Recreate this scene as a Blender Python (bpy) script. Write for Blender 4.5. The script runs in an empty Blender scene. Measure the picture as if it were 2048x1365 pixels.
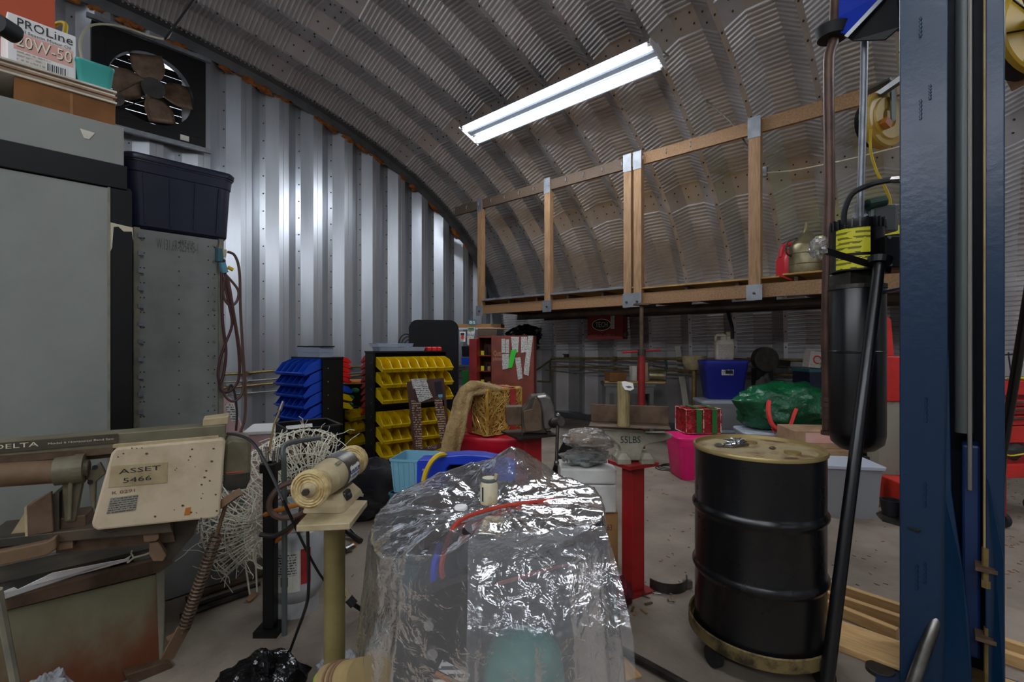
import bpy, math, random
from mathutils import Vector, Matrix, noise
random.seed(7)
SC = bpy.context.scene
COL = SC.collection
# ------------------------------------------------------------------ camera, world, exposure
F_PX, CX, HZ, CAM_H = 960.0, 1024.0, 688.0, 1.5
BETA = math.radians(42.38)
CB, SB = math.cos(BETA), math.sin(BETA)
GAM = BETA - math.pi / 2              # heading of a camera-facing object: local x runs to the camera's right
cam_d = bpy.data.cameras.new('camera')
cam_d.sensor_width = 36.0
cam_d.lens = F_PX / 2048 * 36.0
cam_d.shift_y = (HZ - 682.5) / 2048
cam_d.clip_start = 0.02
cam = bpy.data.objects.new('camera', cam_d)
COL.objects.link(cam)
cam.location = (0, 0, CAM_H)
cam.rotation_euler = (math.pi / 2, 0, GAM)
SC.camera = cam
wd = bpy.data.worlds.new('overcast_sky'); SC.world = wd
wd.use_nodes = True
wd.node_tree.nodes['Background'].inputs[0].default_value = (0.80, 0.88, 1.0, 1)
wd.node_tree.nodes['Background'].inputs[1].default_value = 1.6
SC.view_settings.view_transform = 'Standard'
SC.view_settings.look = 'None'
SC.view_settings.gamma = 1
SC.view_settings.use_curve_mapping = False
SC.view_settings.exposure = 0.2
TUBE_POWER = 42.0

# ------------------------------------------------------------------ geometry helpers
def at(u, v, D):
    t = (u - CX) / F_PX
    return Vector((D * (CB + SB * t), D * (SB - CB * t), CAM_H + (HZ - v) / F_PX * D))
def dX(u, X): return X / (CB + SB * (u - CX) / F_PX)
def dY(u, Y): return Y / (SB - CB * (u - CX) / F_PX)
def dF(v, z=0.0): return (CAM_H - z) * F_PX / (v - HZ)
def floor_at(u, v): return at(u, v, dF(v))
R_ = math.radians
ORD = ('first','second','third','fourth','fifth','sixth','seventh','eighth')

class M:
    """collects geometry; every method adds to one mesh"""
    def __init__(s, T=None): s.v = []; s.f = []; s.T = T or Matrix()
    def add(s, vs, fs, T=None):
        n = len(s.v); T = s.T @ T if T else s.T
        s.v += [T @ Vector(p) for p in vs]; s.f += [tuple(i + n for i in f) for f in fs]; return s
    def box(s, c, d, rot=None):
        x, y, z = d[0] / 2, d[1] / 2, d[2] / 2
        T = Matrix.Translation(c)
        if rot: T = T @ (Matrix.Rotation(rot[2], 4, 'Z') @ Matrix.Rotation(rot[1], 4, 'Y') @ Matrix.Rotation(rot[0], 4, 'X'))
        vs = [(-x,-y,-z),(x,-y,-z),(x,y,-z),(-x,y,-z),(-x,-y,z),(x,-y,z),(x,y,z),(-x,y,z)]
        return s.add(vs, [(0,3,2,1),(4,5,6,7),(0,1,5,4),(1,2,6,5),(2,3,7,6),(3,0,4,7)], T)
    def b2(s, x0, x1, y0, y1, z0, z1):
        return s.box(((x0+x1)/2, (y0+y1)/2, (z0+z1)/2), (abs(x1-x0), abs(y1-y0), abs(z1-z0)))
    @staticmethod
    def frame(d, up=(0,0,1)):
        d = Vector(d).normalized(); up = Vector(up)
        if abs(d.dot(up)) > .98: up = Vector((1,0,0))
        x = up.cross(d).normalized(); y = d.cross(x)
        return x, y, d
    def bar(s, p0, p1, w, h, up=(0,0,1)):
        p0, p1 = Vector(p0), Vector(p1); x, y, d = s.frame(p1 - p0, up)
        vs = [p + x*a*w/2 + y*b*h/2 for p in (p0, p1) for a, b in ((-1,-1),(1,-1),(1,1),(-1,1))]
        return s.add(vs, [(0,3,2,1),(4,5,6,7),(0,1,5,4),(1,2,6,5),(2,3,7,6),(3,0,4,7)])
    def cyl(s, p0, p1, r0, r1=None, n=16, caps=True):
        r1 = r0 if r1 is None else r1
        p0, p1 = Vector(p0), Vector(p1); x, y, d = s.frame(p1 - p0)
        vs = []
        for p, r in ((p0, r0), (p1, r1)):
            vs += [p + x*r*math.cos(2*math.pi*k/n) + y*r*math.sin(2*math.pi*k/n) for k in range(n)]
        fs = [(k, (k+1) % n, n+(k+1) % n, n+k) for k in range(n)]
        if caps: fs += [tuple(range(n-1, -1, -1)), tuple(range(n, 2*n))]
        return s.add(vs, fs)
    def tube(s, pts, r, n=7, closed=False, smooth=0):
        pts = [Vector(p) for p in pts]
        if smooth: pts = spline(pts, smooth, closed)
        m = len(pts); vs = []; up = Vector((0.13, 0.21, 0.97)).normalized(); px = None
        for i, p in enumerate(pts):
            a = pts[i-1] if (i or closed) else p; b = pts[(i+1) % m] if (i < m-1 or closed) else p
            d = (b - a); d = d.normalized() if d.length > 1e-9 else Vector((0,0,1))
            x = (px - d*px.dot(d)) if px is not None else d.orthogonal()
            x = x.normalized() if x.length > 1e-6 else d.orthogonal().normalized()
            px = x; y = d.cross(x); rr = r[i] if isinstance(r, (list, tuple)) and len(r) == m else (r if not isinstance(r, (list, tuple)) else r[0])
            vs += [p + x*rr*math.cos(2*math.pi*k/n) + y*rr*math.sin(2*math.pi*k/n) for k in range(n)]
        fs = []
        for i in range(m if closed else m-1):
            j = (i+1) % m
            fs += [(i*n+k, i*n+(k+1) % n, j*n+(k+1) % n, j*n+k) for k in range(n)]
        if not closed: fs += [tuple(range(n-1,-1,-1)), tuple(range((m-1)*n, m*n))]
        return s.add(vs, fs)
    def lathe(s, prof, n=32, c=(0,0,0), T=None, sx=1, sy=1):
        vs = []; fs = []
        for r, z in prof:
            vs += [(c[0]+sx*r*math.cos(2*math.pi*k/n), c[1]+sy*r*math.sin(2*math.pi*k/n), c[2]+z) for k in range(n)]
        for i in range(len(prof)-1):
            fs += [(i*n+k, i*n+(k+1) % n, (i+1)*n+(k+1) % n, (i+1)*n+k) for k in range(n)]
        if prof[0][0] > 1e-6: fs.append(tuple(range(n-1,-1,-1)))
        if prof[-1][0] > 1e-6: fs.append(tuple(range((len(prof)-1)*n, len(prof)*n)))
        return s.add(vs, fs, T)
    def prism(s, poly, y0, y1, T=None):
        """polygon in the local x-z plane, extruded along y"""
        n = len(poly); vs = [(x, y0, z) for x, z in poly] + [(x, y1, z) for x, z in poly]
        fs = [tuple(range(n)), tuple(range(2*n-1, n-1, -1))] + [(k, n+k, n+(k+1) % n, (k+1) % n) for k in range(n)]
        return s.add(vs, fs, T)
    def prismz(s, poly, z0, z1, T=None):
        n = len(poly); vs = [(x, y, z0) for x, y in poly] + [(x, y, z1) for x, y in poly]
        fs = [tuple(range(n-1,-1,-1)), tuple(range(n, 2*n))] + [(k, (k+1) % n, n+(k+1) % n, n+k) for k in range(n)]
        return s.add(vs, fs, T)
    def loft(s, levels, c=(0,0,0), n=5, T=None, cap0=True, cap1=True):
        """rounded-rectangle levels (w, d, r, z[, ox, oy])"""
        vs = []; k = 4*n
        for L in levels:
            w, d, r, z = L[:4]; ox, oy = (L[4], L[5]) if len(L) > 4 else (0, 0)
            r = min(r, w/2, d/2)
            for q in range(4):
                cx = (w/2-r)*(1 if q in (0,3) else -1); cy = (d/2-r)*(1 if q in (0,1) else -1)
                for i in range(n):
                    a = math.pi/2*q + math.pi/2*i/(n-1)
                    vs.append((c[0]+ox+cx+r*math.cos(a), c[1]+oy+cy+r*math.sin(a), c[2]+z))
        fs = []
        for i in range(len(levels)-1):
            fs += [(i*k+j, i*k+(j+1) % k, (i+1)*k+(j+1) % k, (i+1)*k+j) for j in range(k)]
        if cap0: fs.append(tuple(range(k-1,-1,-1)))
        if cap1: fs.append(tuple(range((len(levels)-1)*k, len(levels)*k)))
        return s.add(vs, fs, T)
    def blob(s, c, r, n=22, m=14, amp=0.0, freq=2.0, seed=0, flat=None, T=None):
        vs = []; fs = []
        for i in range(m+1):
            ph = math.pi*i/m
            for k in range(n):
                th = 2*math.pi*k/n
                d = Vector((math.sin(ph)*math.cos(th), math.sin(ph)*math.sin(th), -math.cos(ph)))
                q = 1 + amp*noise.noise(d*freq + Vector((seed, seed*1.7, -seed))) + amp*.5*noise.noise(d*freq*2.3 + Vector((seed*3, 1, seed)))
                p = Vector((d.x*r[0]*q, d.y*r[1]*q, d.z*r[2]*q))
                if flat is not None and p.z < flat: p.z = flat
                vs.append((c[0]+p.x, c[1]+p.y, c[2]+p.z))
        for i in range(m):
            fs += [(i*n+k, i*n+(k+1) % n, (i+1)*n+(k+1) % n, (i+1)*n+k) for k in range(n)]
        return s.add(vs, fs, T)
    def grid(s, fn, nu, nv, closed=False, T=None):
        vs = [fn(i/(nu if closed else nu-1), j/(nv-1)) for j in range(nv) for i in range(nu)]
        fs = [(j*nu+i, j*nu+(i+1) % nu, (j+1)*nu+(i+1) % nu, (j+1)*nu+i) for j in range(nv-1) for i in range(nu if closed else nu-1)]
        return s.add(vs, fs, T)
    def build(s, name, mat, parent=None, smooth=False, bevel=0, label=None, solid=0, kind=None, ang=38):
        me = bpy.data.meshes.new(name); me.from_pydata([tuple(p) for p in s.v], [], s.f)
        me.materials.append(MATS[mat]); me.update()
        if smooth:
            me.polygons.foreach_set('use_smooth', [True]*len(me.polygons)); me.set_sharp_from_angle(angle=R_(ang))
        o = bpy.data.objects.new(name, me); COL.objects.link(o)
        if parent is not None: o.parent = parent
        if solid:
            k = o.modifiers.new('thickness', 'SOLIDIFY'); k.thickness = solid; k.offset = 0
        if bevel:
            b = o.modifiers.new('edges', 'BEVEL'); b.width = bevel; b.segments = 2; b.limit_method = 'ANGLE'; b.angle_limit = R_(40)
        if label: o['label'] = label
        if kind: o['kind'] = kind
        return o

def spline(P, k=6, closed=False):
    m = len(P); out = []
    for i in range(m if closed else m-1):
        p0 = P[i-1] if (i or closed) else P[0]; p1 = P[i]; p2 = P[(i+1) % m]; p3 = P[(i+2) % m] if (i+2 < m or closed) else P[-1]
        for j in range(k):
            t = j/k
            out.append(.5*((2*p1) + (p2-p0)*t + (2*p0-5*p1+4*p2-p3)*t*t + (3*p1-p0-3*p2+p3)*t**3))
    if not closed: out.append(P[-1])
    return out

def tag(o, label, cat, group=None):
    o['label'] = label; o['category'] = cat
    if group: o['group'] = group
    return o
def struct(o): o['kind'] = 'structure'; return o
def empty(name, loc=(0,0,0), rz=0):
    o = bpy.data.objects.new(name, None); COL.objects.link(o); o.location = loc; o.rotation_euler = (0,0,rz); o.empty_display_size = .1
    return o
def copy_tree(o, parent=None):
    c = o.copy(); COL.objects.link(c)
    if parent is not None: c.parent = parent
    for ch in list(o.children): copy_tree(ch, c)
    return c

class TH:
    """a thing: an Empty at its base; local x runs along its face, y away from the viewer, z up"""
    def __init__(s, name, label, cat, loc, rz=GAM, group=None):
        s.o = empty(name, loc, rz); tag(s.o, label, cat, group)
        s.m = Matrix.Translation(loc) @ Matrix.Rotation(rz, 4, 'Z'); s.i = s.m.inverted()
    def L(s, u, v, y=0.0):
        o = s.i @ Vector((0,0,CAM_H)); d = (s.i @ at(u, v, 1.0)) - o
        k = (y - o.y)/d.y; p = o + d*k
        return (p.x, p.z)
    def w(s, p): return s.i @ Vector(p)
    def wm(s): return M(s.i)                      # builder that takes world coordinates
    def px(s, name, mat, u0, v0, u1, v1, y0, y1, parent=None, **k):
        a = s.L(u0, v0, y0); b = s.L(u1, v1, y0)
        return M().b2(a[0], b[0], y0, y1, a[1], b[1]).build(name, mat, parent or s.o, **k)
    def poly(s, name, mat, pts, y0, y1, parent=None, **k):
        return M().prism([s.L(u, v, y0) for u, v in pts], y0, y1).build(name, mat, parent or s.o, **k)
    def part(s, name, mat, m, parent=None, **k): return m.build(name, mat, parent or s.o, **k)
    def text(s, body, mat, u0, v0, u1, v1, y, parent=None, name='lettering'):
        a = s.L(u0, v1, y); b = s.L(u1, v0, y)
        return text_mesh(body, mat, parent or s.o, a[0], b[0], a[1], b[1], y, name)

def text_mesh(body, mat, parent, x0, x1, z0, z1, y, name='lettering', T=None):
    cu = bpy.data.curves.new('t', 'FONT'); cu.body = body; cu.extrude = .0; cu.resolution_u = 2
    ob = bpy.data.objects.new('t', cu); COL.objects.link(ob)
    dg = bpy.context.evaluated_depsgraph_get()
    me = bpy.data.meshes.new_from_object(ob.evaluated_get(dg))
    bpy.data.objects.remove(ob); bpy.data.curves.remove(cu)
    xs = [p.co.x for p in me.vertices]; ys = [p.co.y for p in me.vertices]
    ax, bx, ay, by = min(xs), max(xs), min(ys), max(ys)
    T = T or Matrix()
    for p in me.vertices:
        p.co = T @ Vector((x0+(p.co.x-ax)/(bx-ax)*(x1-x0), y, z0+(p.co.y-ay)/max(1e-6, by-ay)*(z1-z0)))
    me.name = name; me.materials.clear(); me.materials.append(MATS[mat])
    o = bpy.data.objects.new(name, me); COL.objects.link(o); o.parent = parent
    return o

# ------------------------------------------------------------------ materials
MATS = {}
def lin(c):
    return tuple((x/12.92 if x <= .04045 else ((x+.055)/1.055)**2.4) for x in c)
def hx(h): return lin(tuple(int(h[i:i+2], 16)/255 for i in (0,2,4)))
def mat(name, col, rough=.5, metal=0.0, col2=None, scale=4.0, lo=.4, hi=.65, bump=0.0, bscale=None, stretch=None, detail=5, coat=0, emit=None, alpha=None, spec=None, rvar=0):
    m = bpy.data.materials.new(name); m.use_nodes = True; MATS[name] = m
    nt = m.node_tree; N = nt.nodes; Lk = nt.links; b = N['Principled BSDF']
    b.inputs['Base Color'].default_value = (*hx(col), 1); b.inputs['Roughness'].default_value = rough; b.inputs['Metallic'].default_value = metal
    if coat: b.inputs['Coat Weight'].default_value = coat; b.inputs['Coat Roughness'].default_value = .12
    if spec is not None: b.inputs['Specular IOR Level'].default_value = spec
    if alpha: b.inputs['Alpha'].default_value = alpha
    if emit: b.inputs['Emission Color'].default_value = (*hx(col), 1); b.inputs['Emission Strength'].default_value = emit
    if col2 or bump or rvar:
        tc = N.new('ShaderNodeTexCoord'); mp = N.new('ShaderNodeMapping'); Lk.new(tc.outputs['Object'], mp.inputs['Vector'])
        if stretch: mp.inputs['Scale'].default_value = stretch
    if col2 or rvar:
        nz = N.new('ShaderNodeTexNoise'); nz.inputs['Scale'].default_value = scale; nz.inputs['Detail'].default_value = detail; nz.inputs['Roughness'].default_value = .62
        Lk.new(mp.outputs[0], nz.inputs['Vector'])
        rp = N.new('ShaderNodeValToRGB'); rp.color_ramp.elements[0].position = lo; rp.color_ramp.elements[1].position = hi
        rp.color_ramp.elements[0].color = (*hx(col), 1); rp.color_ramp.elements[1].color = (*hx(col2 or col), 1)
        Lk.new(nz.outputs['Fac'], rp.inputs[0]); Lk.new(rp.outputs[0], b.inputs['Base Color'])
        if rvar:
            mr = N.new('ShaderNodeMapRange'); mr.inputs['To Min'].default_value = max(.02, rough-rvar); mr.inputs['To Max'].default_value = rough+rvar
            Lk.new(nz.outputs['Fac'], mr.inputs['Value']); Lk.new(mr.outputs[0], b.inputs['Roughness'])
    if bump:
        n2 = N.new('ShaderNodeTexNoise'); n2.inputs['Scale'].default_value = bscale or scale*3; n2.inputs['Detail'].default_value = 4
        Lk.new(mp.outputs[0], n2.inputs['Vector'])
        bp = N.new('ShaderNodeBump'); bp.inputs['Strength'].default_value = bump; bp.inputs['Distance'].default_value = .02
        Lk.new(n2.outputs['Fac'], bp.inputs['Height']); Lk.new(bp.outputs[0], b.inputs['Normal'])
    return m
def mat_print(name, paper, ink, scale=60, cut=.5, wscale=1.0):
    """paper with rows of unreadable fine print"""
    m = bpy.data.materials.new(name); m.use_nodes = True; MATS[name] = m
    nt = m.node_tree; N = nt.nodes; Lk = nt.links; b = N['Principled BSDF']; b.inputs['Roughness'].default_value = .6
    tc = N.new('ShaderNodeTexCoord'); sx = N.new('ShaderNodeSeparateXYZ'); Lk.new(tc.outputs['Object'], sx.inputs[0])
    w = N.new('ShaderNodeMath'); w.operation = 'MULTIPLY'; w.inputs[1].default_value = scale; Lk.new(sx.outputs['Z'], w.inputs[0])
    fr = N.new('ShaderNodeMath'); fr.operation = 'FRACT'; Lk.new(w.outputs[0], fr.inputs[0])
    gt = N.new('ShaderNodeMath'); gt.operation = 'GREATER_THAN'; gt.inputs[1].default_value = cut; Lk.new(fr.outputs[0], gt.inputs[0])
    mp = N.new('ShaderNodeMapping'); mp.inputs['Scale'].default_value = (scale*2.2*wscale, scale*2.2*wscale, scale); Lk.new(tc.outputs['Object'], mp.inputs['Vector'])
    nz = N.new('ShaderNodeTexNoise'); nz.inputs['Scale'].default_value = 1; nz.inputs['Detail'].default_value = 1; Lk.new(mp.outputs[0], nz.inputs['Vector'])
    g2 = N.new('ShaderNodeMath'); g2.operation = 'GREATER_THAN'; g2.inputs[1].default_value = .46; Lk.new(nz.outputs['Fac'], g2.inputs[0])
    mu = N.new('ShaderNodeMath'); mu.operation = 'MULTIPLY'; Lk.new(gt.outputs[0], mu.inputs[0]); Lk.new(g2.outputs[0], mu.inputs[1])
    mx = N.new('ShaderNodeMix'); mx.data_type = 'RGBA'; mx.inputs[6].default_value = (*hx(paper), 1); mx.inputs[7].default_value = (*hx(ink), 1)
    Lk.new(mu.outputs[0], mx.inputs[0]); Lk.new(mx.outputs[2], b.inputs['Base Color'])
    return m
def mat_sheet(name, tint, clear=.7, milky=.25, rough=.12, bump=.5, bscale=14, fac=.5):
    """thin clear plastic film: see-through, a little milky, mirror-like at crinkles"""
    m = bpy.data.materials.new(name); m.use_nodes = True; MATS[name] = m
    nt = m.node_tree; N = nt.nodes; Lk = nt.links
    for n in list(N):
        if n.type == 'BSDF_PRINCIPLED': N.remove(n)
    out = [n for n in N if n.type == 'OUTPUT_MATERIAL'][0]
    tr = N.new('ShaderNodeBsdfTransparent'); tr.inputs[0].default_value = (.93,.94,.96,1)
    df = N.new('ShaderNodeBsdfDiffuse'); df.inputs[0].default_value = (*hx(tint), 1)
    tl = N.new('ShaderNodeBsdfTranslucent'); tl.inputs[0].default_value = (*hx(tint), 1)
    gl = N.new('ShaderNodeBsdfGlossy'); gl.inputs['Roughness'].default_value = rough; gl.inputs[0].default_value = (1,1,1,1)
    tc = N.new('ShaderNodeTexCoord'); nz = N.new('ShaderNodeTexNoise'); nz.inputs['Scale'].default_value = bscale; nz.inputs['Detail'].default_value = 3; nz.inputs['Distortion'].default_value = .8
    Lk.new(tc.outputs['Object'], nz.inputs['Vector'])
    bp = N.new('ShaderNodeBump'); bp.inputs['Strength'].default_value = bump; bp.inputs['Distance'].default_value = .03; Lk.new(nz.outputs['Fac'], bp.inputs['Height'])
    Lk.new(bp.outputs[0], gl.inputs['Normal'])
    a1 = N.new('ShaderNodeMixShader'); a1.inputs[0].default_value = .5; Lk.new(df.outputs[0], a1.inputs[1]); Lk.new(tl.outputs[0], a1.inputs[2])
    a2 = N.new('ShaderNodeMixShader'); a2.inputs[0].default_value = milky; Lk.new(tr.outputs[0], a2.inputs[1]); Lk.new(a1.outputs[0], a2.inputs[2])
    fz = N.new('ShaderNodeFresnel'); fz.inputs[0].default_value = 1.5; Lk.new(bp.outputs[0], fz.inputs['Normal'])
    ad = N.new('ShaderNodeMath'); ad.operation = 'MULTIPLY_ADD'; ad.inputs[1].default_value = fac; ad.inputs[2].default_value = .05; ad.use_clamp = True; Lk.new(fz.outputs[0], ad.inputs[0])
    a3 = N.new('ShaderNodeMixShader'); Lk.new(ad.outputs[0], a3.inputs[0]); Lk.new(a2.outputs[0], a3.inputs[1]); Lk.new(gl.outputs[0], a3.inputs[2])
    Lk.new(a3.outputs[0], out.inputs[0])
    return m

mat('galv', 'b3b0b0', .34, .6, 'c6c3c3', 3.0, .35, .7, rvar=.06)
mat('galv_wall', 'a9aeb5', .32, .72, 'c6cacf', 2.2, .3, .7, stretch=(1,1,.12), rvar=.08)
mat('galv_dark', '6f7072', .5, .5, '5c5d60', 3)
mat('concrete', '978a7b', .75, 0, '6c6055', 1.3, .36, .68, bump=.25, bscale=30, detail=9)
mat('foam_orange', '9a5a1c', .85, 0, '6b3a10', 14, bump=.6, bscale=40)
mat('steel_bolt', '4a4643', .5, .6)
mat('white_enamel', 'd9dade', .4)
mat('reflector_grey', '33383f', .6, spec=.2)
m_ = mat('tube_light', 'f2f8ff', .5, emit=TUBE_POWER)
mat('wood', 'a07d58', .7, 0, '7a5a3c', 6, .35, .7, stretch=(9,9,.9), bump=.15, bscale=20)
mat('wood_y', '99754f', .7, 0, '6f5036', 6, .35, .7, stretch=(9,.9,9), bump=.15, bscale=20)
mat('wood_grey', '625040', .75, 0, '413328', 6, .35, .7, stretch=(9,.9,9), bump=.15, bscale=20)
mat('wood_pale', 'cda873', .65, 0, 'b58a55', 5, .35, .7, stretch=(9,1.2,9), bump=.1)
mat('plywood', 'a8803f', .7, 0, '8a6530', 4, .4, .7)
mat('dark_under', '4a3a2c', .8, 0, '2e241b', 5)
mat('zinc', '8d9196', .48, .6, '767a80', 8)
mat('grey_paint', '8d908a', .5, 0, '7f827c', 2, .3, .7, rvar=.08)
mat('grey_paint2', '8e8f8c', .55, .1, '797a78', 5, .4, .75)
mat('shelf_edge', '7d7b70', .5, .3, '98917c', 8)
mat('black_paint', '0b0b0d', .45, 0, '17130f', 3, .5, .75, spec=.35)
mat('black', '0d0e10', .45)
mat('black_gloss', '08080a', .22)
mat('black_plastic', '0b0b0d', .5, spec=.25)
mat('black_fabric', '1c1c1f', .9, 0, '2b2a2c', 5, bump=.3, bscale=15)
mat('rubber', '18181a', .75)
mat('paint_chip', 'c9bfa4', .7)
mat('cardboard', '9c7347', .8, 0, '8a6238', 3)
mat('cardboard_dark', '8a5a2c', .8, 0, '754a22', 5)
mat('cardboard_pale', 'b08f6c', .8, 0, '96745a', 5)
mat('paper', 'dcd8cc', .7, 0, 'c9c2b0', 6)
mat('paper_white', 'e8e6e4', .6)
mat('teal_plastic', '3fa39a', .4)
mat('navy', '131830', .36, 0, '1a2038', 3)
mat('navy_hi', '3a4260', .35)
mat('ink', '1a1c22', .6)
mat('ink_soft', '5c5a58', .6)
mat('label_pink', 'd99a8f', .6, 0, 'e7c2b2', 3, .3, .7)
mat('cream_ink', 'efe7cf', .6)
mat('orange_red', 'b34a24', .6)
mat('rust', '7f664c', .7, .1, '5d4630', 5, .35, .7, bump=.2)
m_ = mat('rust_base', '7d7a60', .6, .1, '6b3a20', 5.0, .34, .80, stretch=(1.0,1.0,.55), detail=7)
# rust creeps up from the floor: a stain of its own, read from height
nt = m_.node_tree; nz_ = [n for n in nt.nodes if n.type == 'TEX_NOISE'][0]; rp_ = [n for n in nt.nodes if n.type == 'VALTORGB'][0]
tc_ = [n for n in nt.nodes if n.type == 'TEX_COORD'][0]; sx_ = nt.nodes.new('ShaderNodeSeparateXYZ'); nt.links.new(tc_.outputs['Object'], sx_.inputs[0])
ma_ = nt.nodes.new('ShaderNodeMath'); ma_.operation = 'MULTIPLY_ADD'; ma_.inputs[1].default_value = -1.5; ma_.inputs[2].default_value = .40; nt.links.new(sx_.outputs['Z'], ma_.inputs[0])
mb_ = nt.nodes.new('ShaderNodeMath'); mb_.operation = 'ADD'; nt.links.new(ma_.outputs[0], mb_.inputs[0]); nt.links.new(nz_.outputs['Fac'], mb_.inputs[1]); nt.links.new(mb_.outputs[0], rp_.inputs[0])
mat('saw_cream', 'c3b296', .6, 0, '9c8867', 5, .5, .8, bump=.1, detail=9)
mat('saw_olive', '77705a', .55, .2, '5e5643', 6)
mat('saw_dark', '3c3830', .6, .3, '55493a', 7)
mat('saw_text', 'd8cfb4', .6)
mat('steel', '8e8c88', .35, .9, '6a6660', 8)
mat('steel_dark', '4c4843', .45, .7, '332e29', 8)
mat('steel_brown', '6b5644', .55, .4, '4c392a', 9)
mat('chrome', 'c9cbcc', .2, 1.0)
mat('cast_beige', 'b3a27f', .6, .1, '93835f', 7)
mat('pole_olive', '8a7c50', .45, .3, '6c6038', 3)
mat('buff_cotton', 'cdb887', .9, 0, 'a98d58', 30, bump=.4, bscale=80)
mat('propane_white', 'b9bbbd', .45, 0, '9a9a98', 4, .5, .75)
mat('hose_dark', '2a2422', .6)
mat('hose_brown', '5a4238', .55)
mat('hose_maroon', '4a2b2c', .5)
mat('hose_orange', 'b06a22', .55)
mat('cord_black', '0e0e10', .5)
mat('cord_white', 'c9c2a6', .6)
mat('cord_yellow', 'd6b420', .5)
mat('yellow_bin', 'd9b900', .42)
mat('blue_bin', '1446b8', .38)
mat('red_bin', 'd31c16', .4)
mat('clear_tray', 'aab6cc', .2, alpha=.55)
mat('red_paint', '98171a', .4, 0, '7e1316', 6, .45, .8)
mat('red_steel', '8e1a1a', .45, 0, '761414', 6)
mat('red_tote', 'c4122b', .4)
mat('red_bright', 'c42c26', .42, 0, 'ab241f', 5)
mat('cabinet_red', '7c3320', .5, 0, '5e2416', 4, .4, .75)
mat('green_paper', '2fc42a', .5)
mat('brown_display', '4a2e26', .5)
mat('gold_wire', 'e0bd6a', .35, .4, 'b98a3a', 10)
mat('gold_liner', '9a6526', .55, .2, 'd8ad5c', 26, .45, .6, bump=.8, bscale=60)
mat('ribbon_red', 'b0312e', .5, 0, '8e2024', 8)
mat('ribbon_green', '1f6b2e', .5)
mat('red_wire', 'b3171e', .4, 0, '7e1015', 20)
mat('red_liner', '8e1218', .55, 0, 'c9434a', 30, .5, .66, bump=.8, bscale=60)
mat('towel', 'b79a6a', .95, 0, '9c7e50', 9, bump=.9, bscale=70)
mat('blue_plastic', '1136b4', .36)
mat('ltblue_plastic', '74a9bd', .5)
mat('teal_dark', '2f5f68', .5)
mat('foam_white', 'd2d1cc', .7, 0, 'bfbdb5', 6)
mat('pink_tote', 'e0186e', .42)
mat('pink_pale', 'c9a4a4', .55)
mat('grey_tote', '8b8b8e', .5)
mat('white_lid', 'bcc3d0', .42)
mat('bluebin_lid', '2431a5', .4)
mat('blue_tote', '1f2a8e', .42)
mat('jug_white', 'cfc7b8', .5, 0, 'b3a593', 6)
mat('green_bag', '12603a', .20, 0, '0b4a2a', 4, bump=1.0, bscale=17)
mat('black_bag', '0a0a0c', .2, bump=1.0, bscale=12)
mat('strap_red', 'e23a34', .5)
mat('anvil_grey', 'a09a88', .55, .2, '837d6c', 6)
mat('wood_post', '9c8a5e', .75, 0, '6b5c38', 6, .4, .7, stretch=(12,12,1.2), bump=.2)
mat('bench_grey', '6f726c', .55, .1, '5a5d58', 5)
mat('pvc_white', 'b5b1a4', .5)
mat('pipe_brass', '8f7a4c', .45, .5, '6e5a36', 8)
mat('pipe_grey', '807c74', .45, .5)
mat('lift_blue', '072a47', .30, .0, '06233c', 1.5, .35, .7, rvar=.08, bump=.08, bscale=30)
mat('lift_royal', '08264f', .45)
mat('lift_inner', '081c30', .5)
mat('bracket_blue', '1233a8', .35)
mat('tank_black', '0c0c0e', .3, 0, '17150f', 2, .55, .8)
mat('label_yellow', 'cbc61f', .5)
mat_print('label_yellow_print', 'c9c41f', '6b6812', 38, .55, .25)
mat('hyd_grey', '5d6361', .45, .3)
mat('green_dark', '123f34', .5)
mat('copper_pipe', '5c4034', .5, .3, '43302a', 6)
mat('reel_yellow', 'd8b456', .38, 0, 'c79d3a', 5)
mat('reel_yellow2', 'b8962a', .45)
mat('drum_black', '0b0b0d', .28, 0, '141311', 2, .5, .75, rvar=.06)
mat('drum_top', 'a3906a', .6, .1, '5c3a1e', 8, .50, .64, detail=9)
mat('drum_rim', 'a08c5c', .4, .5)
mat('dolly_paint', '7c6a42', .6, .3, '38301f', 12, .45, .6, detail=8)
mat('gascan_red', 'b5222c', .4)
mat('can_metal', '8d8468', .4, .7, '6f6648', 7)
mat('column_cream', '8e8a7a', .6, 0, '6b4a38', 9, .58, .74, detail=8)
mat('machine_black', '111013', .4)
mat('machine_grey', '3a3836', .6, 0, '24221f', 4)
mat('trim_red', 'a8321f', .5)
mat('teal_machine', '2f8f80', .4)
mat('jar_cream', 'c9bfa0', .5, 0, 'a3946b', 14, .5, .7)
mat('burgundy', '6a1022', .9, 0, '3a0812', 12, bump=.6, bscale=30)
mat('leaf_brown', '8a6a48', .8)
mat('wire_white', 'e4dfcd', .5)
mat('bulb_clear', 'd8d2c0', .3)
mat('tan_tape', 'a08a5e', .6, 0, '8a7348', 6)
mat('tape_green', '8ea628', .5)
mat('bubble', 'b8bcc0', .2, bump=1.0, bscale=60, alpha=.7)
mat('kraft_print', '7a5c44', .8)
mat('aqua', '5a93a8', .4)
mat('glass_dark', '30343a', .2)
mat_print('print', 'd7d4cc', '4a4a50', 70, .45)
mat_print('print_small', 'dad7d0', '55555a', 45, .5)
mat_print('print_brown', '4a2e26', 'b59c80', 36, .5, .5)
mat_print('print_grey', '8a8578', '3c3a36', 120, .5)
mat_print('print_jug', 'c9c0b0', '8d8579', 60, .5)
mat_print('print_box', 'd9d2c8', 'a8a29a', 60, .5)
mat_sheet('film', 'd4d6da', milky=.19, rough=.12, bump=.34, bscale=19, fac=.7)
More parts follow.
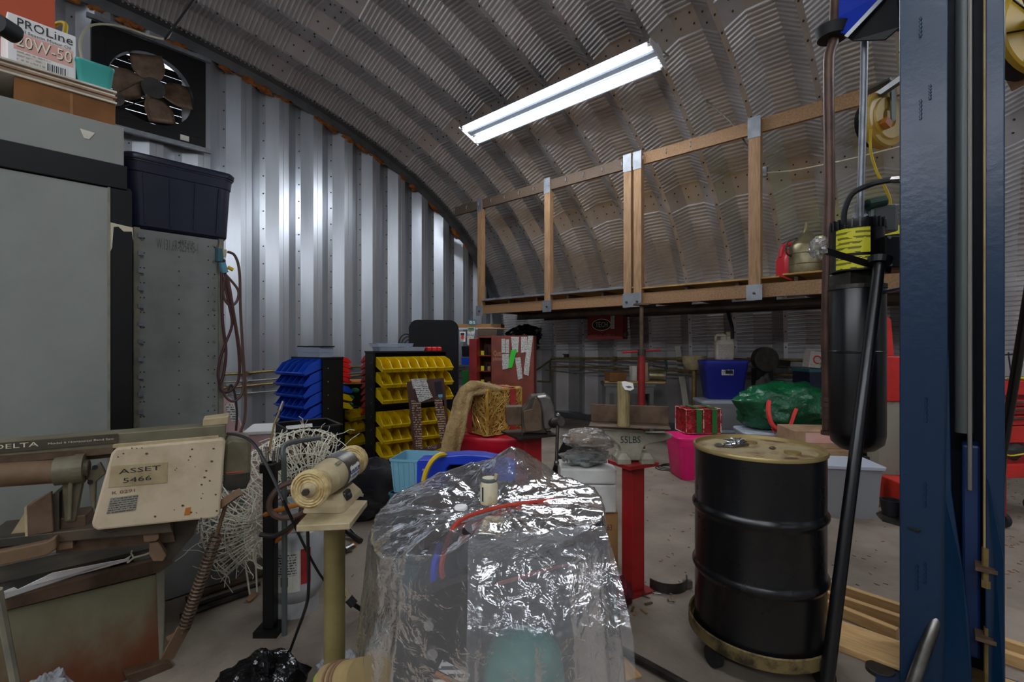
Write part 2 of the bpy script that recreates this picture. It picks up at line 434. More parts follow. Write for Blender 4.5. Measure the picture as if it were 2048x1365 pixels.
mat_sheet('film_bag', 'd8d4cc', milky=.38, rough=.12, bump=.9, bscale=22, fac=1.1)

# ------------------------------------------------------------------ the building shell
XW, YW, XC = 8.0, 7.8, 0.4
ctrl = [(8.0,0),(8.0,.7),(8.0,1.35),(7.95,1.95),(7.83,2.54),(7.58,3.01),(7.21,3.5),(6.8,3.9),(6.3,4.28),(5.74,4.62),(5.33,4.81),(4.8,5.02),(4.25,5.2),(3.6,5.38),(2.9,5.52),(2.03,5.65),(1.2,5.73),(XC,5.75)]
dense = spline([Vector((x, 0, z)) for x, z in ctrl], 24)
acc = [0.0]
for i in range(1, len(dense)): acc.append(acc[-1] + (dense[i]-dense[i-1]).length)
def arch(sarc):
    """point and outward normal of the arch at a given arc length from the floor"""
    sarc = max(0, min(acc[-1]-1e-6, sarc))
    lo, hi = 0, len(acc)-1
    while hi-lo > 1:
        m = (lo+hi)//2
        if acc[m] <= sarc: lo = m
        else: hi = m
    f = (sarc-acc[lo])/(acc[hi]-acc[lo]); p = dense[lo].lerp(dense[hi], f); d = (dense[hi]-dense[lo]).normalized()
    return p, Vector((d.z, 0, -d.x)), d
def arch_z(x):
    x = XC + abs(x-XC)
    if x >= XW-1e-4: return 1.3
    for i in range(len(dense)-1):
        if dense[i].z > .9 and dense[i+1].x <= x <= dense[i].x and dense[i].x > dense[i+1].x:
            f = (dense[i].x-x)/(dense[i].x-dense[i+1].x); return dense[i].z+(dense[i+1].z-dense[i].z)*f
    return 5.75
def s_of_z(z):
    for i in range(len(dense)):
        if dense[i].z >= z: return acc[i]
    return acc[-1]
RIB = .715; SEC = [(0,0),(.03,0),(.03,.004),(.225,.17),(.49,.17),(.685,.004),(.685,0),(.715,0)]
S0 = s_of_z(1.20); S1 = s_of_z(3.66); S2 = S1+2.3; S3 = S2+2.3; S_END = acc[-1]
def rib_panel(sa, sb, crimp=True, lap=.26):
    rows = [(sa, 0.0)]
    if crimp:
        x = sa + lap*.5; step = .056
        rows.append((x, 0.0))
        while x + step < sb - lap*.5:
            rows += [(x+step*.22, 0.0), (x+step*.42, .020), (x+step*.58, .020), (x+step*.78, 0.0)]; x += step
        rows.append((x, 0.0))
    else:
        n = max(2, int((sb-sa)/.25)); rows += [(sa+(sb-sa)*k/n, 0.0) for k in range(1, n)]
    rows.append((sb, 0.0))
    b = M(); vs = []; n = len(SEC)
    for sarc, bump in rows:
        p, nn, d = arch(sarc)
        for j, (yy, off) in enumerate(SEC):
            o = off - (bump if 2 <= j <= 5 else 0)
            vs.append((p.x+nn.x*o, yy, p.z+nn.z*o))
    fs = [(i*n+j, (i+1)*n+j, (i+1)*n+j+1, i*n+j+1) for i in range(len(rows)-1) for j in range(n-1)]
    return b.add(vs, fs)
roof = struct(empty('ceiling')); wallr = struct(empty('wall_right'))
Y0 = 1.797 - 12*RIB
segs = [(0.0, S0+.02, False, wallr), (S0, S1, True, wallr), (S1, S2, True, roof), (S2, S3, True, roof), (S3, S_END, True, roof)]
for sa, sb, cr, par in segs:
    first = None
    for k in range(0, 21):
        y = Y0 + k*RIB
        if y > YW - .05: break
        if first is None:
            first = rib_panel(sa, sb, cr).build('panel', 'galv', par); first.location = (0, y, 0)
        else:
            o = first.copy(); COL.objects.link(o); o.location = (0, y, 0); o.parent = par
# bolts on the seams and laps, too small to pick apart
b = M()
for k in range(6, 21):
    y = Y0 + k*RIB
    if y > YW: break
    x = 1.45
    while x < S3+1.5:
        p, n, d = arch(x); q = Vector((p.x, y, p.z)); b.cyl(q+n*.002, q-n*.014, .011, n=6); x += .23
for k in range(6, 20):
    for S in (S1, S2, S3):
        for yy, off in ((.13,.09),(.28,.17),(.43,.17),(.58,.09)):
            for ds in (-.07, .07):
                p, n, d = arch(S+ds); q = Vector((p.x, Y0+k*RIB+yy, p.z))+n*off; b.cyl(q, q-n*.014, .010, n=6)
b.build('seam_bolts', 'steel_bolt', roof, kind='stuff')
# far half of the vault and the wall behind the camera
b = M(); vs = []; rows = [arch(S_END*(k/40)) for k in range(41)]
ny = 22
for p, n, d in rows: vs += [(2*XC-p.x, Y0+RIB*k, p.z) for k in range(ny)]
b.add(vs, [(i*ny+k, i*ny+k+1, (i+1)*ny+k+1, (i+1)*ny+k) for i in range(40) for k in range(ny-1)])
struct(b.build('wall_left', 'galv'))
YB = Y0 + .02
vs = [(XC, YB, 0)] + [(p.x, YB, p.z) for p, n, d in rows] + [(2*XC-p.x, YB, p.z) for p, n, d in reversed(rows[:-1])]
struct(M().add(vs, [tuple(range(len(vs)))]).build('wall_front', 'galv_wall'))
# floor
b = M(); b.b2(2*XC-XW-.4, XW+.4, YB-.3, YW+.4, -.12, 0); struct(b.build('floor', 'concrete'))
# base curb along the arched wall
struct(M().b2(7.9, 8.12, Y0, YW, 0, .11).build('baseboard_right', 'galv_dark', bevel=.01))

# end wall of upright sheets
wallb = struct(empty('wall_back'))
PX0, PW = 2.30, .545
FX0, FX1 = .98, 1.93; FZ0, FZ1 = 4.32, 5.28      # opening behind the exhaust fan
sec = [(0,0),(.055,0),(.06,.0),(.225,-.10),(.285,-.10),(.287,-.094),(.295,-.094),(.297,-.10),(.375,-.10),(.375+.145,0),(.545,0)]
for k in range(-17, 11):
    b = M(); x0 = PX0 + k*PW; prev = None
    if x0 > XW+.15 or x0+PW < 2*XC-XW: continue
    cols = []
    for xx, yy in sec:
        cols.append((x0+xx, yy))
    for (xa, ya), (xb, yb) in zip(cols, cols[1:]):
        if xa >= XW+.19 or xb <= 2*XC-XW: continue
        xb2 = min(xb, XW+.19); za, zb = arch_z(xa-.12)+.12, arch_z(xb2-.12)+.12
        ranges = [((0,0),(za,zb))]
        if xa >= FX0 and xb2 <= FX1: ranges = [((0,0),(FZ0,FZ0)), ((FZ1,FZ1),(za,zb))]
        for (a0, b0), (a1, b1) in ranges:
            b.add([(xa, YW+ya, a0), (xb2, YW+yb, b0), (xb2, YW+yb, b1), (xa, YW+ya, a1)], [(0,1,2,3)])
    if b.f: b.build('panel', 'galv_wall', wallb)
b = M()
for k in range(-3, 11):
    x = PX0 + k*PW + .028; z = .3
    while z < arch_z(x)-.15 and x < XW-.1:
        b.cyl((x, YW-.001, z), (x, YW-.016, z), .010, n=6); z += .27
b.build('sheet_screws', 'steel_bolt', wallb, kind='stuff')
# flashing angle along the arch, and lumps of spray foam behind it
b = M(); vs = []; n = 0
for k in range(0, 81):
    p, nn, d = arch(1.2 + (S_END-1.2)*k/80)
    a = p - nn*.0; c = p - nn*.13
    vs += [(a.x, YW-.27, a.z), (a.x, YW-.09, a.z), (c.x, YW-.09, c.z), (c.x, YW-.10, c.z), (a.x, YW-.11, a.z)]
fs = [(i*5+j, i*5+j+1, (i+1)*5+j+1, (i+1)*5+j) for i in range(80) for j in range(4)]
struct(M().add(vs, fs).build('trim_1', 'galv_dark'))
rr = random.Random(3)
for k in range(-4, 10):
    for off in (.0, .30):
        x = PX0 + k*PW + off + rr.uniform(-.04, .04)
        if x < .5 or x > 7.5 or rr.random() < .30: continue
        z = arch_z(x) - .15; sl = (arch_z(x+.1)-arch_z(x-.1))/.2
        T = Matrix.Translation((x, YW-.085, z)) @ Matrix.Rotation(-math.atan(sl), 4, 'Y')
        M().blob((0,0,0), (rr.uniform(.08,.16), .035, rr.uniform(.03,.06)), n=12, m=8, amp=.6, freq=2.5, seed=k*2+off, T=T).build('spray_foam', 'foam_orange', wallb, smooth=True)

# ------------------------------------------------------------------ fluorescent fixtures
def fixture(loc, rot, label, length=3.05):
    o = empty('fluorescent_light', loc); o.rotation_euler = rot; tag(o, label, 'light fixture')
    L = length
    M().prism([(-.2,-.01),(-.2,.0),(-.07,.05),(-.06,.085),(.06,.085),(.07,.05),(.2,0),(.2,-.01),(.065,.035),(.03,.012),(-.03,.012),(-.065,.035)], -L/2, L/2).build('reflector', 'reflector_grey', o)
    for yy in (-L/2, L/2):
        M().prism([(-.21,-.03),(.21,-.03),(.21,.01),(.075,.06),(.06,.09),(-.06,.09),(-.075,.06),(-.21,.01)], yy-.008, yy+.008).build('end_cap', 'white_enamel', o)
    for x, z in ((-.155,-.012),(-.095,.004),(.095,.004),(.155,-.012)):
        M().cyl((x, -L/2+.05, z), (x, L/2-.05, z), .021, n=12).build('tube', 'tube_light', o, smooth=True)
        for ya in (-L/2+.01, L/2-.05): M().cyl((x, ya, z), (x, ya+.04, z), .02, n=8).build('socket', 'white_enamel', o)
    return o
fixture((4.95, 3.88, 4.67), (0, R_(20), 0), 'four-tube fluorescent fixture hung under the vault above the loft rail')
fixture((2*XC-4.95, 4.0, 4.67), (0, R_(-20), 0), 'four-tube fluorescent fixture over the empty side of the shed')
fixture((4.95, -2.9, 4.67), (0, R_(20), 0), 'four-tube fluorescent fixture past the blue lift column')
fixture((2*XC-4.95, -2.9, 4.67), (0, R_(-20), 0), 'added unseen four-tube fluorescent fill fixture by the front wall')  # out-of-frame fixture added to brighten the area under the loft
fixture((2*XC-4.95, .6, 4.67), (0, R_(-20), 0), 'added unseen four-tube fluorescent fill fixture over the middle of the empty side')  # unseen extra fixture, added to spread the light over more tubes
fixture((-.4, -1.3, 5.35), (0, R_(-3), R_(0)), 'added unseen four-tube fluorescent fill fixture under the ridge of the vault')  # added out of view near the camera as fill for the foreground
# ================================================================== the loft
XM = 6.0
loft = TH('storage_loft', 'timber storage loft with rail and open posts along the arched wall', 'loft', (XM, 3.0, 0), -math.pi/2)
# local x = -Y, local y = +X (towards the wall)
def lx(u): return loft.L(u, 600)[0]
zb0 = loft.L(1100, 622)[1]; zb1 = loft.L(1100, 603)[1]
xl = lx(952); xr = lx(1800) + .35
def beam(name, m, x0, x1, y0, y1, z0, z1, **k): return loft.part(name, m, M().b2(x0, x1, y0, y1, z0, z1), bevel=.004, **k)
beam('front_beam', 'wood_y', xl+.1, lx(1272), 0, .045, zb0+.012, zb1+.02)
beam('front_beam', 'wood_y', lx(1276), xr, 0, .045, zb0+.012, zb1+.02)
beam('back_beam', 'dark_under', xl+.2, xr, 1.72, 1.77, zb0-.04, zb0+.11)
beam('middle_beam', 'dark_under', xl+.2, xr, .9, .95, zb0-.06, zb0+.05)
zd = zb1+.09
joist = None
for k in range(11):
    x = xl+.12+k*.62
    if x > xr-.05: break
    beam('joist', 'wood_grey', x, x+.04, .05, 1.74, zb0+.05, zd)
for k, (a, c) in enumerate(((xl+.1, lx(1272)-.02), (lx(1272)+.02, lx(1560)), (lx(1560)+.03, xr))):
    beam('deck_board', 'plywood', a, c, -.03, 1.78, zd+(0, -.02, .0)[k], zd+.02+(0, -.02, 0)[k])
loft.part('deck_flashing', 'zinc', M().b2(xl+.08, lx(1258), -.045, -.03, zd+.005, zd+.035))
zr0 = loft.L(963, 418)[1]; zr1 = loft.L(963, 396)[1]
zt = loft.L(1268, 308)[1]
def post(u, w=.125, m='wood', dx=0):
    x = lx(u)+dx
    p = loft.part('post', m, M().b2(x-w/2, x+w/2, -.05, .04, zb0+.01, zt-.02), bevel=.004)
    return p, x, w
for u, w, m, dx in ((963,.11,'wood',0),(1098,.115,'wood',0),(1258,.115,'wood',0),(1278,.115,'wood',0),(1511,.13,'wood',0),(1511,.13,'wood',lx(1800)+.27-lx(1511))):
    p, x, w = post(u, w, m, dx)
    if u in (963,1098,1511):
        loft.part('foot_plate', 'zinc', M().b2(x-.085, x+.085, -.058, -.05, zb0-.02, zb0+.16), p)
        loft.part('foot_bolt', 'steel_dark', M().cyl((x, -.058, zb0+.06), (x, -.07, zb0+.06), .016, n=6), p)
    loft.part('hanger', 'zinc', M().b2(x-w/2-.004, x+w/2+.004, -.056, -.05, zt-.24, zt), p)
x = (lx(1258)+lx(1278))/2
loft.part('splice_plate', 'zinc', M().b2(x-.14, x+.14, -.062, -.052, zb0-.02, zb0+.17))
for s_ in (-1, 1): loft.part('splice_bolt', 'steel_dark', M().cyl((x+s_*.08, -.06, zb0+.05), (x+s_*.08, -.075, zb0+.05), .016, n=6))
xa = lx(912)
rl = loft.part('top_rail', 'wood_grey', M().b2(xa, lx(1272), -.03, .015, zt-.19, zt-.03), bevel=.004)
loft.part('top_rail', 'wood_y', M().b2(lx(1268), xr, .016, .06, zt-.17, zt-.01), bevel=.004)
for k in range(14):
    x = xa+.35+k*.32; q = loft.part('hook', 'zinc', M().tube([(x,-.032,zt-.07),(x,-.06,zt-.09),(x,-.06,zt-.13),(x,-.045,zt-.14)], .006, n=5), rl)

# things stored on the loft
zdk = zd+.02
def P_loft(u, v, X=XM+.35): return at(u, v, dX(u, X))
p = P_loft(1578, 555, XM+.75); p.z = zdk
g = TH('gas_can', 'red plastic fuel can with yellow spout cap on the loft edge', 'fuel can', p, GAM)
g.part('can_body', 'gascan_red', M().loft([(.20,.24,.05,0),(.23,.27,.06,.03),(.23,.27,.06,.26),(.19,.24,.06,.33),(.12,.16,.05,.38)]), smooth=True)
g.part('handle', 'gascan_red', M().tube([(-.1,0,.30),(-.08,0,.42),(.0,0,.46),(.1,0,.44),(.16,0,.36)], .028, smooth=4), smooth=True)
g.part('spout', 'black_plastic', M().cyl((.17,-.02,.34),(.19,-.02,.50),.022,.016))
g.part('spout_cap', 'cord_yellow', M().cyl((.19,-.02,.49),(.19,-.02,.55),.035,.03))
p = P_loft(1612, 550, XM+.2); p.z = zdk
g = TH('metal_oil_can', 'dull steel oil can with conical top beside the red fuel can', 'oil can', p, GAM)
g.part('can_body', 'can_metal', M().lathe([(.0,0),(0.164,0),(0.168,.01),(0.168,.10),(0.174,.105),(0.168,.11),(0.168,.22),(0.174,.225),(0.168,.23),(0.168,.31),(0.156,.33)], 28), smooth=True)
g.part('cone', 'can_metal', M().lathe([(0.156,.33),(.06,.45),(.045,.46)], 28), smooth=True)
g.part('neck', 'can_metal', M().lathe([(.045,.46),(.022,.50),(.015,.58),(0,.58)], 14), smooth=True)
g.part('handle', 'steel_dark', M().tube([(-.16,0,.2),(-.22,0,.24),(-.21,0,.36),(-.10,0,.41)], .01, smooth=3))
p = P_loft(1780, 560, XM+.35); p.z = zdk
g = TH('cardboard_box', 'brown carton with yellow band on the loft behind the hydraulic tank', 'box', p, -math.pi/2)
g.part('carton', 'cardboard_dark', M().box((0,0,.12),(.6,.4,.24)), bevel=.004)
g.part('lid', 'label_yellow', M().box((0,0,.255),(.62,.42,.03)))
p = P_loft(1720, 470, XM+1.35); p.z = zdk
g = TH('tool_case', 'yellow and black plastic tool case on the loft behind the tank', 'case', p, -math.pi/2)
g.part('case_body', 'black_plastic', M().loft([(1.3,.35,.04,0),(1.34,.38,.05,.5)]))
g.part('case_lid', 'label_yellow', M().loft([(1.38,.40,.05,.5),(1.38,.40,.05,.57),(1.3,.34,.05,.60)]))

# cable stapled across the vault from the loft post
c = TH('wall_cable', 'thin cream cable stapled across the vault ribs past the loft post', 'cable', (7.1,2.0,3.6), 0)
pts = [at(u, v, dX(u, X)) for u, v, X in ((1528,346,6.75),(1580,342,6.95),(1640,331,6.95),(1700,318,6.95),(1790,296,6.95),(1900,268,6.95))]
c.part('cable_run', 'cord_white', c.wm().tube(pts, .009, n=6, smooth=4))
c.part('junction', 'zinc', c.wm().box(at(1526,345,dX(1526,6.78)), (.06,.1,.12)))
c = TH('light_cord', 'grey cord dropping from the fluorescent fixture to the loft rail', 'cord', (5.2,2.4,4.6), 0)
pts = [at(u, v, dX(u, X)) for u, v, X in ((1326,103,5.1),(1350,125,5.6),(1400,190,6.1),(1462,245,6.15),(1500,300,6.2))]
c.part('cord_run', 'pipe_grey', c.wm().tube(pts, .010, n=6, smooth=4))

# water and air pipes along both walls
def pipe_thing(name, label, pts, r, m):
    c = TH(name, label, 'pipe', (pts[0][0], pts[0][1], 0), 0)
    c.part('pipe_run', m, c.wm().tube(pts, r, n=8), smooth=True)
    for k in range(1, len(pts)-1): c.part('coupling', m, c.wm().cyl(Vector(pts[k])-Vector((.0,.04,.0)), Vector(pts[k])+Vector((0,.04,0)), r*1.5, n=8))
    return c
def ew(u, v, Y=7.66): return tuple(at(u, v, dY(u, Y)))
def sw(u, v, X=7.86): return tuple(at(u, v, dX(u, X)))
pipe_thing('wall_pipe', 'highest yellowed pipe along the upright-sheet end wall', [ew(380,752), ew(491,747), ew(580,739), ew(760,732), ew(930,728)], .022, 'pipe_brass')
pipe_thing('wall_pipe', 'thin grey pipe second from top on the end wall', [ew(380,768), ew(491,763), ew(581,756), ew(760,743), ew(930,735)], .014, 'pipe_grey')
pipe_thing('wall_pipe', 'yellowed pipe third from top on the end wall', [ew(380,781), ew(456,776), ew(576,764), ew(740,749), ew(930,741)], .020, 'pipe_brass')
pipe_thing('wall_pipe', 'lowest thin pipe on the end wall by the hanging hoses', [ew(380,796), ew(459,790), ew(581,780), ew(740,768), ew(930,755)], .014, 'pipe_grey')
g = pipe_thing('wall_pipe', 'highest brass-coloured pipe under the loft on the arched wall', [sw(1069,743), sw(1106,717), sw(1230,717.5), sw(1360,718.5), sw(1500,720), sw(1640,722), sw(1800,724)], .024, 'pipe_brass')
g.part('drop_leg', 'pipe_brass', g.wm().tube([sw(1100,720), sw(1101,762), sw(1099,764), sw(1075,763)], .02))
g.part('valve', 'steel_dark', g.wm().box(sw(1133,712), (.05,.09,.07)))
g.part('valve_lever', 'steel_dark', g.wm().bar(sw(1136,711), sw(1126,709), .03, .02))
pipe_thing('wall_pipe', 'thin pipe just below the top pipe on the arched wall', [sw(1100,724), sw(1230,726), sw(1360,729), sw(1500,733), sw(1800,741)], .014, 'pipe_grey')
pipe_thing('wall_pipe', 'brass-coloured pipe at bench height on the arched wall', [sw(1098,733), sw(1230,737), sw(1360,742), sw(1500,748), sw(1800,758)], .020, 'pipe_brass')
pipe_thing('wall_pipe', 'lowest sagging pipe on the arched wall behind the workbench', [sw(1090,740), sw(1150,747), sw(1230,744), sw(1360,749), sw(1500,757), sw(1800,770)], .014, 'pipe_grey')

# ================================================================== tall cabinet and shelving at the left
cab = TH('storage_cabinet', 'tall grey cabinet with black stiles and chipped paint', 'cabinet', (0, 3.0, 0), 0)
x1 = cab.L(248, 255)[0]; zt_ = cab.L(248, 255)[1]; zk1 = cab.L(248, 333)[1]; zk0 = cab.L(215, 374)[1]
xs0 = cab.L(218, 600)[0]; xs1 = cab.L(264, 600)[0]; XL = -1.3
cab.part('carcass', 'black_paint', M().b2(XL, xs1, .03, .9, 0, zk0+.02), bevel=.005)
cab.part('fascia', 'grey_paint', M().b2(XL, x1, 0, .9, zk1, zt_), bevel=.005)
cab.part('top_rail', 'black_paint', M().b2(XL, x1+.01, -.012, .03, zk0, zk1), bevel=.003)
st = cab.part('stile', 'black_paint', M().b2(xs0+.004, xs1, -.005, .03, 0, zk0), bevel=.003)
door = cab.part('door_panel', 'grey_paint', M().b2(XL, xs0, -.001, .03, .05, zk0-.004), bevel=.003)
cab.part('edge_strip', 'shelf_edge', M().b2(xs0-.006, xs0+.004, -.008, .03, .05, zk0-.002), door)
a = cab.L(221, 445, -.007)
cab.part('paint_chip', 'paint_chip', M().prism([(a[0], a[1]), (a[0]+.085, a[1]-.01), (a[0]+.088, a[1]-.075), (a[0]+.082, a[1]-.03), (a[0]+.05, a[1]-.035), (a[0]+.03, a[1]-.015), (a[0]+.012, a[1]-.02), (a[0]+.006, a[1]-.12), (a[0], a[1]-.14)], -.0062, -.004), st)
cab.poly('torn_sticker', 'paper', [(160,257),(190,266),(178,279),(168,276)], -.003, 0)

sh = TH('metal_shelving', 'grey perforated steel shelving end panel with hinge-like tabs', 'shelving', (0, 3.4, 0), 0)
a = sh.L(266, 456); c2 = sh.L(440, 478); zs = a[1]
sh.part('end_panel', 'grey_paint2', M().b2(a[0], c2[0], 0, .012, 0, zs), bevel=.002)
for xq in (a[0], c2[0]-.012): sh.part('corner_post', 'shelf_edge', M().b2(xq, xq+.03, -.012, .03, 0, zs+.005), bevel=.002)
for xq in (a[0]+.02, c2[0]-.02): sh.part('rear_post', 'shelf_edge', M().b2(xq-.02, xq+.02, .86, .9, 0, zs))
for k in range(5): sh.part('shelf', 'grey_paint2', M().b2(a[0]+.01, c2[0]-.01, .012, .9, .12+k*(zs-.14)/4, .14+k*(zs-.14)/4))
hb = M(); tb = M()
for k in range(24):
    z = zs-.05-k*.085
    for fx in (.075,.115,.5,.85,.93): hb.cyl((a[0]+fx*(c2[0]-a[0]), -.001, z), (a[0]+fx*(c2[0]-a[0]), -.003, z), .0042, n=6)
sh.part('punched_holes', 'ink', hb, kind='stuff')
for k in range(16):
    z = zs-.04-k*.1
    sh.part('slot_tab', 'zinc', M().b2(a[0]+.02, a[0]+.045, -.02, -.004, z-.012, z+.012))
    sh.part('seam_rivet', 'shelf_edge', M().cyl((c2[0]-.035, -.001, z), (c2[0]-.035, -.007, z), .008, n=6))
sh.text('427-33', 'ink_soft', 358, 483, 386, 489, -.003); sh.text('W.131.6R-6254.45-1', 'ink_soft', 313, 487, 396, 498, -.003)

# dark blue tote on the shelving
def tote(name, label, cat, loc, rz, w, d, h, body, lid=None, taper=.86, r=.06, group=None, rib=True, lidh=.05, open_=False):
    t = TH(name, label, cat, loc, rz, group)
    bw, bd = w*taper, d*taper
    t.part('tub', body, M().loft([(bw*.94,bd*.94,r*.8,0),(bw,bd,r,.015),(w*.955,d*.955,r,h*.80),(w*.97,d*.97,r,h*.81),(w*.985,d*.985,r,h-.02),(w,d,r,h-.02),(w,d,r,h)] +
        ([(w*.96,d*.96,r*.9,h),(w*.94,d*.94,r*.9,h*.8),(bw*.9,bd*.9,r*.8,.03)] if open_ else [])), smooth=True)
    if lid:
        t.part('lid', lid, M().loft([(w*1.02,d*1.02,r,h-.01),(w*1.03,d*1.03,r,h+lidh*.4),(w*1.0,d*1.0,r,h+lidh*.8),(w*.86,d*.84,r,h+lidh*.8),(w*.82,d*.8,r,h+lidh)]), smooth=True)
    if rib:
        for fx in (-.36,-.12,.12,.36):
            x0 = fx*bw; x1 = fx*w*.955; y0 = -bd/2; y1 = -d*.955/2
            t.part('rib', body, M().bar((x0,y0+.002,.03),(x1,y1+.002,h*.78), .018, .012, up=(1,0,0)))
    return t
tw = sh.L(452, 400)[0]-sh.L(262, 400)[0]
p = Vector(((a[0]+c2[0])/2+.02, 3.4+.22, zs+.008))
tote('storage_tote', 'dark navy plastic tote with ribbed front on top of the grey shelving', 'tote', p, 0, tw+.08, .48, .395, 'navy', 'navy', taper=.9, lidh=.03)

# hoses and regulator hung at the end of the shelving
hh = TH('hose_bundle', 'brown air hoses with brass and blue couplings hung on the shelving post', 'hose', (c2[0]+.05, 3.36, 0), 0)
def hp(*uv, Y=3.33): return [at(u, v, dY(u, Y)) for u, v in uv]
hh.part('hook', 'steel_dark', hh.wm().tube(hp((437,478),(437,490),(432,497)), .004, smooth=3))
hh.part('regulator', 'teal_dark', hh.wm().cyl(*hp((438,498),(438,524)), .022, n=12))
hh.part('regulator_knob', 'jar_cream', hh.wm().cyl(*hp((447,500),(449,515)), .018, .008, n=10))
hh.part('coupler', 'aqua', hh.wm().cyl(*hp((444,526),(450,546)), .02, n=10)); hh.part('gauge', 'cord_yellow', hh.wm().cyl(*hp((456,535),(466,540)), .012, n=8))
hh.part('hose', 'hose_brown', hh.wm().tube(hp((455,504),(470,512),(479,545),(481,620),(487,720),(491,790),(489,840),(478,872)), .0085, smooth=5), smooth=True)
hh.part('hose', 'hose_maroon', hh.wm().tube(hp((443,545),(445,640),(452,700),(448,745),(440,775),(450,785),(465,779),(478,755),(477,700),(465,620),(452,560),(448,520)), .0085, smooth=5), smooth=True)
hh.part('hose', 'hose_brown', hh.wm().tube(hp((452,550),(476,580),(474,602),(462,612),(450,600),(446,575),(455,555),(470,640),(480,700),(487,740),(485,785),(468,803),(452,795),(446,780)), .008, smooth=5), smooth=True)
hh.part('hose', 'hose_dark', hh.wm().tube(hp((456,783),(462,770),(470,790),(474,830),(472,862)), .007, smooth=5), smooth=True)
hh.part('hose', 'hose_maroon', hh.wm().tube(hp((447,560),(458,610),(464,650),(450,690),(440,720),(436,750),(440,770)), .008, smooth=5), smooth=True)

# ------------------------------------------------------------------ stuff on top of the cabinet
def ctop(u, y=.06): return cab.L(u, 200, y)[0]
def on_cab(name, label, cat, y=.03): return TH(name, label, cat, (0, 3.0+y, zt_), 0)
g = on_cab('flat_carton', 'flat brown carton lying on the grey cabinet top', 'box')
zc1 = g.L(130, 188)[1]-0
zc0 = 0
hcar = .112
g.part('carton', 'cardboard_dark', M().b2(g.L(28,200)[0], g.L(231,240)[0], 0, .5, 0, hcar), bevel=.003)
g.part('tape_strip', 'cardboard', M().b2(g.L(140,200)[0], g.L(146,200)[0], -.002, 0, .0, hcar))
zz = hcar
for k in range(7):
    f = TH('folded_panel', 'cardboard sheet, %s from the bottom of the stack under the motor oil carton' % ORD[k], 'cardboard sheet', (0, 3.0+.02+.006*(k % 3), zt_+zz), 0, group='cardboard sheets stacked on the cabinet')
    f.part('sheet', ('paper','cardboard_pale')[k % 2], M().b2(-.4, f.L(234-(k % 3)*4, 200)[0], 0, .5, 0, .0085)); zz += .009
zbx = zz
g = TH('motor_oil_carton', 'white carton printed for 20W-50 motor oil on the cabinet', 'carton', (0, 3.06, zt_+zbx), R_(3))
u0 = g.L(14,100)[0]; u1 = g.L(152,100)[0]; hb_ = .225
g.part('carton', 'paper_white', M().b2(u0, u1, 0, .3, 0, hb_), bevel=.004)
g.part('fine_print', 'print_box', M().b2(u0+.03, u0+.62*(u1-u0), -.001, 0, .012, .066))
hh_ = hb_
g.part('pink_band', 'label_pink', M().b2(u0+.02, u1-.01, -.0015, 0, .072, .148))
w_ = u1-u0
text_mesh('PRO', 'ink', g.o, u0+.05*w_+.02, u0+.52*w_, .174, .213, -.003)
text_mesh('Line', 'ink', g.o, u0+.55*w_, u0+.95*w_, .174, .213, -.003)
text_mesh('All Season Motor Oil', 'ink', g.o, u0+.16*w_, u0+.92*w_, .151, .165, -.003)
text_mesh('20W-50', 'ink', g.o, u0+.128*w_, u0+.942*w_, .084, .137, -.003)
text_mesh('20W-50', 'cream_ink', g.o, u0+.12*w_, u0+.93*w_, .087, .140, -.004)
bc = g.part('barcode_panel', 'paper_white', M().b2(u1-.105, u1-.03, -.002, 0, .010, .056))
for k in range(9): g.part('barcode_line', 'ink', M().b2(u1-.099+k*.0073, u1-.099+k*.0073+(.0024 if k % 2 else .004), -.003, -.002, .015, .052), bc)
g = TH('plastic_container', 'teal lidless plastic container beside the motor oil carton', 'container', (0, 3.13, zt_+zbx), 0)
x0 = g.L(152,150,-.08)[0]; x1_ = g.L(229,150,-.08)[0]; xm = (x0+x1_)/2; ww = x1_-x0
g.part('tub', 'teal_plastic', M().loft([(ww*.85,.13,.02,0),(ww,.16,.02,.105),(ww*1.04,.165,.02,.11),(ww*1.04,.165,.02,.12)], c=(xm,0,0)), smooth=True)
g = TH('orange_board', 'orange-brown board standing behind the motor oil carton', 'board', (0, 3.56, zt_), 0)
g.part('panel', 'orange_red', M().b2(-.7, g.L(110,20)[0], 0, .02, 0, .9)); 
g = TH('dark_bottle', 'dark round bottle end poking out beside the oil carton', 'bottle', at(-6,46,1.95), GAM)
g.part('bottle_body', 'rubber', M().cyl((0,0,0),(0,.07,0),.038,n=20), smooth=True)
g = TH('curled_cord', 'pale cord looping over the fan frame behind the teal container', 'cord', (.9,7.5,5.0), 0)
g.part('cord_run', 'cord_white', g.wm().tube([at(u, v, dY(u, Y)) for u, v, Y in ((165,125,6.0),(160,85,6.3),(175,55,6.8),(205,48,7.2),(250,55,7.45),(300,72,7.5),(333,77,7.4),(345,55,7.35))], .012, smooth=5), smooth=True)
g = TH('hanging_cable', 'thin dark cable crossing the first roof rib above the fan', 'cable', (1.8,7.0,5.5), 0)
g.part('cable_run', 'cord_black', g.wm().tube([at(u, v, dY(u, Y)) for u, v, Y in ((330,78,7.3),(352,48,6.7),(390,-5,5.9))], .012))
g = TH('yellow_tool_handle', 'yellow strap end behind the motor oil carton', 'strap', (.3,3.35,zt_), 0)
g.part('strap', 'cord_yellow', g.wm().tube([at(u, v, 2.75) for u, v in ((100,55),(118,46),(130,48),(130,62),(126,90),(125,150))], .012, smooth=4))

